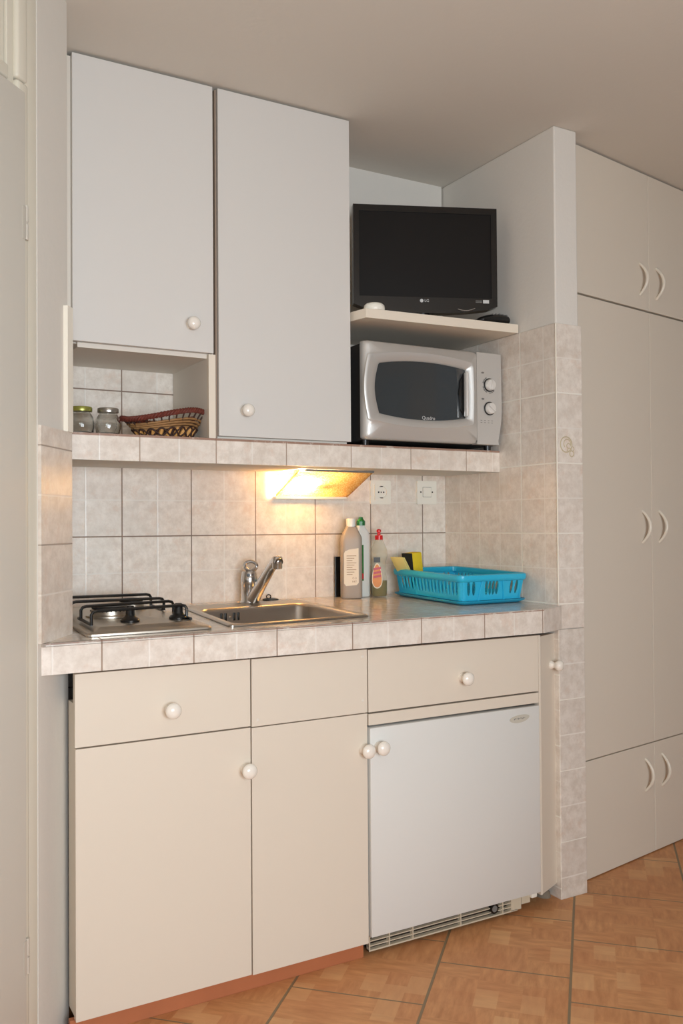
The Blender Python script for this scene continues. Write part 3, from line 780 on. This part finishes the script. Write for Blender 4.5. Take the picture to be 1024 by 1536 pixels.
for s3 in range(3):
    pts = []
    for i in range(240):
        a = 2*PI*i/240; t = 2*PI*s3/3+a*26; c0 = bpt(a, .96, .0035*math.cos(t)); c0.z += .0042*math.sin(t); pts.append(c0)
    m_.tube(pts, .0036, 6, closed=True)
m_.build('rim', M['wicker_red'], bk)

# ------------------------------------------------------------------ sockets and lamp on the back wall
so = thing('power_socket', (1.5215, YB, 1.162), 'white power socket with round earthed outlet on the tiled backsplash', 'socket')
MB().prism(rrect(1.4835, 1.5595, 1.1245, 1.2010, .005), YB-.008, YB, fr=XZ).build('plate', M['socket'], so, smooth=0)
MB().prism(rrect(1.4965, 1.5475, 1.1375, 1.1885, .003), YB-.0125, YB-.008, holes=[arc(1.522, 1.163, .0195, 0, 2*PI*31/32, 31)], fr=XZ).build('cover', M['socket'], so, smooth=0)
MB().lathe([(.0195, 0), (.0195, .0008), (0, .0008)], (1.522, YB-.0081, 1.163), 30, mtx=YR).build('outlet', M['socket'], so)
m_ = MB()
for dx in (-.0095, .0095): m_.lathe([(.0026, 0), (.0026, .001), (0, .001)], (1.522+dx, YB-.0088, 1.163), 12, mtx=YR)
m_.lathe([(.002, 0), (.002, .001), (0, .001)], (1.522, YB-.0088, 1.163), 12, mtx=YR)
m_.build('pin_holes', M['black'], so)
for s_ in (-1, 1): MB().box(1.517, 1.527, YB-.0125, YB-.0088, 1.163+s_*.0185-.0015, 1.163+s_*.0185+.0015).build('earth_clip', M['dark'], so, smooth=0)
sw = thing('light_switch', (1.70, YB, 1.164), 'white light switch plate with small square rocker on the tiled backsplash', 'light switch')
MB().prism(rrect(1.6615, 1.7385, 1.1255, 1.2025, .004), YB-.009, YB, fr=XZ).build('plate', M['socket'], sw, smooth=0)
MB().box(1.683, 1.717, YB-.0093, YB-.008, 1.149, 1.182).build('rocker_gap', M['greytext'], sw, smooth=0)
MB().box(1.6842, 1.7158, YB-.0112, YB-.008, 1.1502, 1.1808, bev=.001).build('rocker', M['socket'], sw, smooth=0)
for dx in (-.0245, .0215): MB().lathe([(.0026, 0), (.0024, .001), (0, .0012)], (1.70+dx, YB-.009, 1.1655), 12, mtx=YR).build('screw', M['dark'], sw)

lp = thing('under_shelf_lamp', (1.265, YB, 1.139), 'small lit under-shelf lamp with a rippled golden diffuser on the backsplash', 'lamp')
lx0, lx1 = 1.148, 1.392
lens, nt, b = new_mat('rippled_diffuser'); q = NB(nt)
geo = q.N.new('ShaderNodeNewGeometry')
vo = q.N.new('ShaderNodeTexVoronoi'); vo.inputs['Scale'].default_value = 190; q.L.new(geo.outputs['Position'], vo.inputs['Vector'])
bp = q.N.new('ShaderNodeBump'); bp.inputs['Strength'].default_value = 1; bp.inputs['Distance'].default_value = .003
q.L.new(vo.outputs['Distance'], bp.inputs['Height'])
tr = q.N.new('ShaderNodeBsdfTranslucent'); q.L.new(q.mix(q.ramp(vo.outputs['Distance'], .1, .7), rgb(255, 240, 205), rgb(226, 190, 130)), tr.inputs['Color']); q.L.new(bp.outputs['Normal'], tr.inputs['Normal'])
tp = q.N.new('ShaderNodeBsdfTransparent'); tp.inputs['Color'].default_value = rgb(250, 236, 205)
gl = q.N.new('ShaderNodeBsdfGlossy'); gl.inputs['Roughness'].default_value = .15; q.L.new(bp.outputs['Normal'], gl.inputs['Normal'])
m1 = q.N.new('ShaderNodeMixShader'); m1.inputs[0].default_value = .22; q.L.new(tr.outputs[0], m1.inputs[1]); q.L.new(tp.outputs[0], m1.inputs[2])
m2 = q.N.new('ShaderNodeMixShader'); m2.inputs[0].default_value = .12; q.L.new(m1.outputs[0], m2.inputs[1]); q.L.new(gl.outputs[0], m2.inputs[2])
q.L.new(m2.outputs[0], nt.nodes['Material Output'].inputs['Surface'])
yl1 = 2.272
P0 = (YB-.016, 1.146); P1 = (yl1, 1.2135)
YZX = lambda u, v, w: Vector((w, u, v))
MB().prism([P0, P1, (P1[0]+.003, P1[1]+.003), (P0[0]+.003, P0[1]+.003)], lx0, lx1, fr=YZX).build('diffuser', lens, lp, smooth=0)
MB().prism([(YB, 1.140), P0, P1, (P1[0], 1.2185), (YB, 1.2185)], lx1, lx1+.002, fr=YZX).build('end_plate', lens, lp, smooth=0)
MB().prism([(YB-.016, 1.140), P0, P1, (P1[0], 1.2185), (YB-.016, 1.2185)], lx0-.002, lx0, fr=YZX).build('end_plate', lens, lp, smooth=0)
MB().box(lx0-.004, lx1-.004, YB-.022, YB, 1.1385, 1.1465, bev=.0015).build('lower_rail', M['socket'], lp, smooth=0)
MB().box(lx0+.02, lx1+.002, yl1-.006, yl1+.004, 1.213, 1.2185).build('upper_rail', M['greytext'], lp, smooth=0)
bulbm, nt, b = new_mat('lit_bulb'); b.inputs['Emission Color'].default_value = (1, .77, .48, 1); b.inputs['Emission Strength'].default_value = 460
MB().lathe([(0, -.035), (.012, -.03), (.016, -.015), (.016, .015), (.012, .03), (0, .035)], (lx0+.066, YB-.068, 1.187), 16, mtx=Matrix.Rotation(PI/2, 4, 'Y')).build('bulb', bulbm, lp)
MB().lathe([(.012, 0), (.012, .045)], (lx0+.102, YB-.068, 1.187), 16, mtx=Matrix.Rotation(PI/2, 4, 'Y')).build('bulb_holder', M['greytext'], lp)

# ------------------------------------------------------------------ gas hob
hx0, hx1, hy0, hy1 = .461, .742, 1.901, 2.385
rot = math.radians(-1.5)
def H(x, y, dz):
    px, py = x-.461, y-1.901
    X = .461+px*math.cos(rot)-py*math.sin(rot); Y = 1.901+px*math.sin(rot)*.0+py
    return Vector((X, Y, ZT(X, Y)+dz))
hb = thing('gas_hob', (.6, 2.14, .831), 'two burner stainless steel gas hob set into the tiled worktop at the left', 'hob')
sk_ = [(hx0, hx1, hy0, hy1, .014, .001), (hx0, hx1, hy0, hy1, .014, .005), (hx0+.004, hx1-.004, hy0+.004, hy1-.004, .012, .0075), (hx0+.020, hx1-.020, hy0+.034, hy1-.02, .012, .0075), (hx0+.030, hx1-.030, hy0+.046, hy1-.028, .012, .014), (hx0+.036, hx1-.036, hy0+.052, hy1-.034, .010, .0150)]
m_ = MB(); prev = None
for x0, x1, y0, y1, r, dz in sk_:
    ring_ = [m_.bm.verts.new(H(p[0], p[1], dz)) for p in rrect(x0, x1, y0, y1, r)]
    if prev:
        n = len(ring_)
        for j in range(n): m_.bm.faces.new((prev[j], prev[(j+1) % n], ring_[(j+1) % n], ring_[j]))
    prev = ring_
m_.bm.faces.new(prev)
m_.build('top_plate', M['steel2'], hb, smooth=45)
def lat(prof, x, y, dz, mat, name, seg=36, par=hb):
    return MB().lathe(prof, H(x, y, dz), seg).build(name, mat, par)
for i, (x_, y_, r_) in enumerate(((.566, 2.130, .046), (.650, 2.262, .032))):
    bn = lat([(r_*1.25, 0), (r_*1.25, .004), (r_*1.02, .006), (r_*1.0, .017), (r_*.9, .020), (0, .020)], x_, y_, .0145, M['steel2'], 'burner')
    m_ = MB()
    for k in range(28):
        a = 2*PI*k/28; p = H(x_, y_, .0145+.013); m_.lathe([(.0014, 0), (.0014, .003)], (p.x+r_*1.0*math.cos(a), p.y+r_*1.0*math.sin(a), p.z), 6)
    m_.build('flame_ports', M['black'], bn)
    MB().lathe([(r_*.95, .0), (r_*.97, .003), (r_*.9, .006), (r_*.4, .0075), (0, .0078)], H(x_, y_, .0345), 36).build('burner_cap', M['cap'], bn)
for x_, y_ in ((.5795, 2.003), (.693, 2.003)):
    lat([(.0215, 0), (.022, .004), (.019, .008), (.0135, .011), (.0105, .016), (.0095, .033), (.0075, .0365), (0, .037)], x_, y_, .0150, M['iron'], 'knob', 28)
def wire(pts, par_name='pan_support'): return pts
gp = MB(); WR = .0036
def H3(x, y, dz): return H(x, y, dz)
gy0, gy1 = 1.972, 2.345
def bentwire(mb, y, x0, x1, zt, skew=0):
    P_ = []
    for (x, dz) in ((x0, .017), (x0, zt-.008), (x0+.004, zt-.002), (x0+.012, zt)): P_.append(H3(x, y, dz))
    for (x, dz) in ((x1-.012, zt), (x1-.004, zt-.002), (x1, zt-.008), (x1, .017)): P_.append(H3(x, y+skew, dz))
    mb.tube(P_, WR, 8)
def support(bars, nm):
    g_ = MB(); xs0, xs1 = .484, .7105
    ys = [b_[0] for b_ in bars]
    for x in (xs0, xs1): g_.tube([H3(x, min(ys), .018), H3(x, max(y_+k_ for y_, k_ in bars), .018)], WR, 8)
    for y_, k_ in bars: bentwire(g_, y_, xs0, xs1, .047, k_)
    return g_.build(nm, M['iron'], hb)
support([(1.965, .03), (2.072, .025)], 'pan_support'); support([(2.185, -.01), (2.30, -.01)], 'pan_support')

# ------------------------------------------------------------------ sink and tap
sk = thing('sink', (1.0, 2.14, .832), 'rectangular stainless steel sink with rounded bowl set into the tiled worktop', 'sink')
Q0 = [(.786, 1.914), (1.176, 1.936), (1.190, 2.372), (.822, 2.345)]
def SQ(u, v, dz):
    a, b, c, d = Q0
    x = a[0]*(1-u)*(1-v)+b[0]*u*(1-v)+c[0]*u*v+d[0]*(1-u)*v; y = a[1]*(1-u)*(1-v)+b[1]*u*(1-v)+c[1]*u*v+d[1]*(1-u)*v
    return Vector((x, y, ZT(x, y)+dz))
rings = [(0, 1, 0, 1, .03, .0008), (0, 1, 0, 1, .03, .003), (.008, .992, .008, .992, .03, .0055), (.028, .972, .028, .972, .04, .0045),
         (.055, .955, .050, .815, .085, .0035), (.062, .948, .058, .806, .085, .0015), (.070, .940, .066, .798, .085, -.006), (.088, .922, .086, .782, .09, -.105), (.13, .88, .13, .74, .10, -.130), (.30, .70, .3, .6, .1, -.134)]
m_ = MB(); prev = None
for u0, u1, v0, v1, r, dz in rings:
    ring_ = [m_.bm.verts.new(SQ(p[0], p[1], dz)) for p in rrect(u0, u1, v0, v1, r, 8)]
    if prev:
        n = len(ring_)
        for j in range(n): m_.bm.faces.new((prev[j], prev[(j+1) % n], ring_[(j+1) % n], ring_[j]))
    prev = ring_
m_.bm.faces.new(prev)
bas = m_.build('basin', M['steel'], sk, smooth=50)
p0 = SQ(.5, .45, -.129); MB().lathe([(.032, 0), (.032, .002), (.02, .0005), (0, 0)], p0, 28).build('drain', M['chrome'], bas)
ofl = MB()
for k in range(5):
    if k == 2: continue
    c = SQ(.245+k*.034, .793, -.021); ofl.box(c.x-.0028, c.x+.0028, c.y-.0035, c.y+.004, c.z-.0105, c.z+.0105, bev=.001)
ofl.build('overflow_slots', M['black'], bas)
c = SQ(.313, .789, -.021); MB().lathe([(.0035, 0), (.003, .002), (0, .0025)], (c.x, c.y, c.z), 12, mtx=YR).build('overflow_screw', M['chrome'], bas)

tx, ty = 1.036, 2.372
tz = ZT(tx, ty)+.002
tp_ = thing('mixer_tap', (tx, ty, tz), 'chrome single lever mixer tap with a long slanted spout behind the sink', 'tap')
MB().lathe([(.026, 0), (.026, .004), (.0235, .008), (.0235, .050), (.0245, .052), (.0245, .074), (.022, .080), (0, .083)], (tx, ty, tz), 36).build('body', M['chrome'], tp_)
# lever: a short cap with a loop handle
lv = MB(); lv.lathe([(.0228, 0), (.0225, .010), (.0195, .016), (0, .018)], (tx, ty, tz+.0745), 36)
rv = Vector((.87, -.49, 0))
pts = []
for i in range(24):
    a = 2*PI*i/24; pts.append(Vector((tx, ty-.010, tz+.102))+rv*(.0175*math.cos(a))+Vector((0, 0, .0125*math.sin(a)+.004)))
lv.tube(pts, .0052, 10, closed=True); lv.build('lever', M['chrome'], tp_)
MB().lathe([(.005, 0), (.005, .0015), (0, .0018)], Vector((tx, ty, tz+.074))+Vector((-.49, -.87, 0))*.0225+Vector((0, 0, .006)), 14, mtx=Vector((0, 0, 1)).rotation_difference(Vector((-.4, -.9, 0))).to_matrix().to_4x4()).build('lever_mark', M['black'], tp_)
s0 = Vector((tx+.006, ty-.012, tz+.012)); s1 = Vector((1.040, 2.205, .963))
sd = Vector((s1.x-s0.x, s1.y-s0.y, 0)).normalized()
pts = [s0, s0.lerp(s1, .12), s0.lerp(s1, .3), s0.lerp(s1, .55), s0.lerp(s1, .8), s1+Vector((0, 0, -.002)), s1+sd*.014+Vector((0, 0, .001)), s1+sd*.024+Vector((0, 0, -.004))]
MB().tube(pts, [.021, .0185, .0165, .0150, .0135, .0135, .0135, .012], 18).build('spout', M['chrome'], tp_, smooth=60)
MB().lathe([(0, 0), (.0125, 0), (.0138, .003), (.0138, .014), (.0148, .016), (.0148, .030), (.012, .034), (0, .035)], s1+sd*.012+Vector((0, 0, -.022)), 24).build('aerator', M['chrome'], tp_)
px_, py_ = 1.118, 2.405
pg = thing('sink_plug', (px_, py_, ZT(px_, py_)), 'small black rubber sink plug lying behind the sink beside the tap', 'plug')
MB().lathe([(.0, .0005), (.020, .0005), (.024, .003), (.024, .006), (.018, .008), (0, .008)], (px_, py_, ZT(px_, py_)), 24, rot=0).build('stopper', M['black'], pg)
MB().tube([(px_-.006+.007*math.cos(a), py_, ZT(px_, py_)+.013+.006*math.sin(a)) for a in [2*PI*i/14 for i in range(14)]], .0018, 6, closed=True).build('pull_ring', M['black'], pg)

# ------------------------------------------------------------------ bottles
def bottle_thing(name, x, y, label, cat='bottle'):
    return thing(name, (x, y, ZT(x, y)), label, cat)
cx, cy = 1.372, 2.368; cz = ZT(cx, cy)+.0008; R1 = math.radians(-21)
gb = bottle_thing('cleaner_bottle', cx, cy, 'tall silver-grey cleaner bottle with white cap and cream label, leftmost of the bottles')
mt = Matrix.Translation((cx, cy, cz)) @ Matrix.Rotation(R1, 4, 'Z')
m_ = MB(); m_.lathe([(.92, 0), (1, .004), (1, .176), (.97, .186), (.52, .215), (.42, .219)], (0, 0, 0), 48, sx=.032, sy=.023, power=5)
for v in m_.bm.verts: v.co = mt @ v.co
m_.build('body', M['greybottle'], gb, smooth=40)
m_ = MB(); m_.lathe([(.0138, .217), (.0140, .240), (.0128, .242), (0, .242)], (0, 0, 0), 28)
for v in m_.bm.verts: v.co = mt @ v.co
m_.build('cap', M['white_plastic'], gb)
fl = lambda u, v, w: mt @ Vector((u, w, v))
lb = MB().prism([(-.026, .045), (-.020, .038), (.012, .040), (.019, .047), (.019, .152), (-.010, .148), (-.022, .143), (-.026, .136)], -.0236, -.0228, fr=fl).build('label_sticker', M['label_cream'], gb, smooth=0)
m_ = MB()
for k in range(9): m_.prism([(-.018, .128-k*.007), (.012-(k % 3)*.006, .128-k*.007), (.012-(k % 3)*.006, .1295-k*.007), (-.018, .1295-k*.007)], -.0239, -.0235, fr=fl)
m_.text('C-3', .0085, .0002, lambda u, v, w: fl(.006+u, .061+v, -.0238-w)); m_.text('NET', .0075, .0002, lambda u, v, w: fl(.006+u, .051+v, -.0238-w))
m_.build('label_print', M['wicker'], lb, smooth=0)

cx, cy = 1.4215, 2.392; cz = ZT(cx, cy)+.0008
wbt = bottle_thing('cleaner_bottle', cx, cy, 'slim white cleaner bottle with green cap standing between silver-grey bottle and clear soap bottle')
mt2 = Matrix.Translation((cx, cy, cz)) @ Matrix.Rotation(math.radians(8), 4, 'Z')
m_ = MB(); m_.lathe([(.92, 0), (1, .004), (1, .150), (1.0, .182), (.92, .200), (.50, .214), (.48, .220)], (0, 0, 0), 48, sx=.0265, sy=.0165, power=4)
for v in m_.bm.verts: v.co = mt2 @ v.co
m_.build('body', M['white_plastic'], wbt, smooth=40)
m_ = MB(); m_.lathe([(.0135, .220), (.0135, .233), (.011, .236), (.0075, .240), (.0065, .246), (0, .247)], (0, 0, 0), 10)
for v in m_.bm.verts: v.co = mt2 @ v.co
m_.build('cap', M['green'], wbt, smooth=0)
fl2 = lambda u, v, w: mt2 @ Vector((u, w, v))
lb = MB().prism([(-.023, .05), (-.004, .05), (-.004, .16), (-.023, .16)], -.0174, -.0163, fr=fl2).build('label_sticker', M['label_green'], wbt, smooth=0)
MB().prism([(-.022, .055), (-.005, .055), (-.005, .072), (-.022, .072)], -.0178, -.0174, fr=fl2).build('label_stripe', M['red'], lb, smooth=0)

cx, cy = 1.470, 2.365; cz = ZT(cx, cy)+.0008
sb = bottle_thing('dish_soap_bottle', cx, cy, 'clear dish soap bottle with red push cap and olive liquid beside the blue rack')
m_ = MB(); m_.lathe([(.8, 0), (.92, .004), (.95, .05), (.80, .075), (.82, .11), (1.0, .125), (.95, .145), (.55, .170), (.42, .176)], (cx, cy, cz), 40, sx=.0265, sy=.020, rot=math.radians(-25), power=2.6)
m_.build('body', M['clear'], sb, smooth=50)
m_ = MB(); m_.lathe([(.76, .002), (.87, .006), (.90, .05), (0, .05)], (cx, cy, cz), 40, sx=.0265, sy=.020, rot=math.radians(-25), power=2.6)
m_.build('liquid', M['liquid'], sb, smooth=50)
MB().lathe([(.0125, .176), (.0125, .189), (.0055, .191), (.0048, .199), (.0072, .200), (.0072, .206), (.004, .209), (0, .2095)], (cx, cy, cz), 24).build('cap', M['red'], sb, smooth=40)
mt3 = Matrix.Translation((cx, cy, cz)) @ Matrix.Rotation(math.radians(-32), 4, 'Z')
fl3 = lambda u, v, w: mt3 @ Vector((u, w, v))
td_ = [(-.006+.0195*math.sin(2*PI*i/28)*(1-.35*(1+math.cos(2*PI*i/28))*.5), .060+.045*math.cos(2*PI*i/28)*(.75 if math.cos(2*PI*i/28) < 0 else 1)) for i in range(28)]
lb = MB().prism(td_, -.0225, -.0215, fr=fl3).build('label_sticker', M['label_cream'], sb, smooth=0)
td2 = [(-.006+(x+.006)*.86, .060+(z-.060)*.90) for x, z in td_]
MB().prism(td2, -.0229, -.0224, fr=fl3).build('label_picture', M['label_orange'], lb, smooth=0)
m_ = MB()
for k in range(3): m_.prism([(-.017, .058+k*.012), (.006, .062+k*.012), (.006, .069+k*.012), (-.017, .065+k*.012)], -.0233, -.0228, fr=fl3)
m_.build('label_lettering', M['label_pink'], lb, smooth=0)
MB().prism([(-.016, .1065), (.004, .1065), (.004, .122), (-.016, .122)], -.0225, -.0215, fr=fl3).build('neck_label', M['label_dark'], sb, smooth=0)

bb = tag(MB().box(1.346, 1.396, YB-.022, YB-.015, ZT(1, YB)-.0005, ZT(1, YB)+.124, bev=.001).build('narrow_board', M['black'], smooth=0),
         'thin black board standing upright against the backsplash behind the silver-grey bottle', 'board')

# ------------------------------------------------------------------ dish rack
rx0, rx1, ry0, ry1 = 1.530, 1.766, 2.028, 2.372
rk = thing('dish_rack', ((rx0+rx1)/2, (ry0+ry1)/2, .832), 'turquoise plastic dish rack with slotted sides and drip tray on the worktop', 'dish rack')
Zr = lambda x, y, d: ZT(x, y, d)
def loopring(mb, specs):
    prev = None
    for x0, x1, y0, y1, r, dz in specs:
        ring_ = [mb.bm.verts.new((p[0], p[1], Zr(p[0], p[1], dz))) for p in rrect(x0, x1, y0, y1, r, 6)]
        if prev:
            n = len(ring_)
            for j in range(n): mb.bm.faces.new((prev[j], prev[(j+1) % n], ring_[(j+1) % n], ring_[j]))
        prev = ring_
    return prev
m_ = MB()
e = loopring(m_, [(rx0+.012, rx1-.006, ry0+.012, ry1-.012, .016, .0012), (rx0-.004, rx1+.004, ry0-.004, ry1+.004, .022, .008), (rx0-.006, rx1+.006, ry0-.006, ry1+.006, .024, .012), (rx0-.003, rx1+.003, ry0-.003, ry1+.003, .022, .0125), (rx0+.004, rx1-.004, ry0+.004, ry1-.004, .02, .007), (rx0+.014, rx1-.014, ry0+.014, ry1-.014, .016, .0045)])
m_.bm.faces.new(e); m_.bm.faces.ensure_lookup_table()
m_.build('drip_tray', M['blue_tray'], rk, smooth=50)
# rack body: rim, bottom grid and slotted walls
Hrim = .083
def wall_pt(side, t, h):   # t 0..1 along the side, h 0..1 height; walls lean out a little
    o_ = .010*(1-h)
    x0, x1, y0, y1 = rx0+o_, rx1-o_, ry0+o_, ry1-o_
    if side == 0: x, y = x0+(x1-x0)*t, y0
    elif side == 1: x, y = x1, y0+(y1-y0)*t
    elif side == 2: x, y = x1-(x1-x0)*t, y1
    else: x, y = x0, y1-(y1-y0)*t
    return Vector((x, y, Zr(x, y, .012+(Hrim-.012)*h)))
nrm_ = [Vector((0, 1, 0)), Vector((-1, 0, 0)), Vector((0, -1, 0)), Vector((1, 0, 0))]
for side in range(4):
    L_ = (rx1-rx0) if side % 2 == 0 else (ry1-ry0)
    # slots as elliptical holes
    holes = []
    if side % 2 == 0: cs = [.115, .195, .40, .455, .51, .565, .80, .885]; 
    else: cs = [.10+.0+i*.052 for i in range(17) if i not in ()]
    for c in cs:
        wdt = .0065 if side % 2 == 0 else .0058
        holes.append([(c*L_+wdt*math.cos(2*PI*i/12), .5+.30*math.sin(2*PI*i/12)*(1)) for i in range(12)])
    n_ = nrm_[side]
    MBx = MB(); MBx.prism([(L_*.02, 0), (L_*.98, 0), (L_*.98, 1), (L_*.02, 1)], 0, .0025, holes=holes, fr=lambda u, v, w, s=side, n_=n_, L_=L_: wall_pt(s, u/L_, v)+n_*w)
    if side in (0, 2):   # recessed trapezoid panel in the middle of each short side
        pass
    MBx.build('side_wall', M['blue'], rk, smooth=0)
m_ = MB()
# rounded corner posts
for cxn, cyn in ((rx0+.014, ry0+.014), (rx1-.014, ry0+.014), (rx1-.014, ry1-.014), (rx0+.014, ry1-.014)):
    sx_ = -1 if cxn < 1.65 else 1; sy_ = -1 if cyn < 2.2 else 1
    def cf(u, v, cxn=cxn, cyn=cyn, sx_=sx_, sy_=sy_):
        a = PI/2*u; r = .0145; x = cxn+sx_*r*math.cos(a); y = cyn+sy_*r*math.sin(a); o_ = .008*(1-v)
        x -= sx_*o_; y -= sy_*o_; return Vector((x, y, Zr(x, y, .012+(Hrim-.012)*v)))
    MB().grid(cf, 6, 2).build('corner', M['blue'], rk)
m_ = MB()
sp_ = [(rx0-.001, rx1+.001, ry0-.001, ry1+.001, .016, .066), (rx0-.005, rx1+.005, ry0-.005, ry1+.005, .019, .068), (rx0-.008, rx1+.008, ry0-.008, ry1+.008, .022, .076), (rx0-.007, rx1+.007, ry0-.007, ry1+.007, .021, .084), (rx0-.002, rx1+.002, ry0-.002, ry1+.002, .018, .087), (rx0+.006, rx1-.006, ry0+.006, ry1-.006, .015, .0855), (rx0+.007, rx1-.007, ry0+.007, ry1-.007, .014, .072), (rx0+.002, rx1-.002, ry0+.002, ry1-.002, .014, .066)]
loopring(m_, sp_+[sp_[0]])
bmesh.ops.remove_doubles(m_.bm, verts=m_.bm.verts, dist=1e-5)
m_.build('rim', M['blue'], rk, smooth=50)
m_ = MB()
nx_, ny_ = 9, 13
holes = []
for i in range(nx_):
    for j in range(ny_):
        x = rx0+.028+i*(rx1-rx0-.056)/(nx_-1); y = ry0+.03+j*(ry1-ry0-.06)/(ny_-1); holes.append([(x-.007, y-.008), (x+.007, y-.008), (x+.007, y+.008), (x-.007, y+.008)])
m_.prism([(rx0+.010, ry0+.010), (rx1-.010, ry0+.010), (rx1-.010, ry1-.010), (rx0+.010, ry1-.010)], lambda x, y: Zr(x, y, .013), lambda x, y: Zr(x, y, .0155), holes=holes)
m_.build('slatted_bottom', M['blue'], rk, smooth=0)
m_ = MB()
xm = rx0+.085
for k in range(11):
    y = ry0+.03+k*.028; m_.tube([(xm, y, Zr(xm, y, .015)), (xm+.004, y, Zr(xm, y, .052)), (xm+.012, y, Zr(xm, y, .060))], .0028, 6)
m_.tube([(xm, ry0+.02, Zr(xm, ry0, .017)), (xm, ry1-.02, Zr(xm, ry1, .017))], .003, 6)
m_.build('plate_prongs', M['blue'], rk)
m_ = MB()
m_.box(rx0+.008, rx0+.075, ry0+.235, ry0+.238, Zr(1.5, 2.27, .015), Zr(1.5, 2.27, .078)); m_.box(rx0+.075, rx0+.078, ry0+.235, ry1-.008, Zr(1.5, 2.3, .015), Zr(1.5, 2.3, .078))
m_.build('cutlery_divider', M['blue'], rk, smooth=0)
# trapezoid buttress on the front end
hc_ = wall_pt(0, .485, .5)
for t0_, t1_, s__ in ((.27, .33, 1), (.70, .64, -1)):
    a = wall_pt(0, t0_, 0); b_ = wall_pt(0, t1_, .86)
    MB().tube([a+Vector((0, -.001, 0)), b_+Vector((0, -.003, 0))], .0032, 6).build('rib', M['blue'], rk)

sp = thing('scouring_sponge', (1.545, 2.345, .90), 'yellow sponge with black scouring side propped in the back corner of the rack', 'sponge')
mt = Matrix.Translation((1.556, 2.322, .9375)) @ Matrix.Rotation(math.radians(6), 4, 'Z') @ Matrix.Rotation(math.radians(-6), 4, 'Y')
MB().box(-.006, .034, -.022, .022, -.033, .033, bev=.004, mtx=mt).build('foam', M['yellow'], sp)
MB().box(-.0125, -.0055, -.022, .022, -.033, .033, bev=.001, mtx=mt).build('scouring_pad', M['scour'], sp)
mtb = Matrix.Translation((1.519, 2.318, .934)) @ Matrix.Rotation(math.radians(20), 4, 'Z') @ Matrix.Rotation(math.radians(-38), 4, 'Y')
m_ = MB()
m_.box(-.0045, -.0012, -.026, .022, -.040, .034, bev=.0012, mtx=mtb); m_.box(.0012, .0045, -.026, .022, -.040, .028, bev=.0012, mtx=mtb)
m_.box(-.0045, .0045, -.026, .022, -.043, -.0385, bev=.0012, mtx=mtb)
tag(m_.build('folded_cloth', M['cloth']), 'folded pale yellow cleaning cloth leaning in the rack beside the sponge', 'cloth')

# ------------------------------------------------------------------ light
def area(name, loc, aim, sx, sy, power, col):
    l = bpy.data.lights.new(name, 'AREA'); l.shape = 'RECTANGLE'; l.size = sx; l.size_y = sy; l.energy = power; l.color = col
    o = bpy.data.objects.new(name, l); COL.objects.link(o); o.location = loc
    o.rotation_euler = (Vector(aim)-Vector(loc)).to_track_quat('-Z', 'Y').to_euler(); return o
area('unseen_key_light', (.25, RY-.12, 1.08), (.25, 0, 1.08), 1.4, .8, 74, (.88, .965, 1.04))  # soft main light added behind the unseen opening, tuned for brightness falloff
w = bpy.data.worlds.new('room_world'); SC.world = w; w.use_nodes = True
w.node_tree.nodes['Background'].inputs[0].default_value = (.85, .92, 1, 1); w.node_tree.nodes['Background'].inputs[1].default_value = 1.0

vs = SC.view_settings
SC.display_settings.display_device = 'sRGB'
vs.view_transform = 'Standard'; vs.look = 'None'; vs.exposure = 0; vs.gamma = 1; vs.use_curve_mapping = False
SC.cycles.use_denoising = True
SC.cycles.max_bounces = 8; SC.cycles.diffuse_bounces = 5; SC.cycles.sample_clamp_indirect = 6
SC.cycles.caustics_reflective = False; SC.cycles.caustics_refractive = False
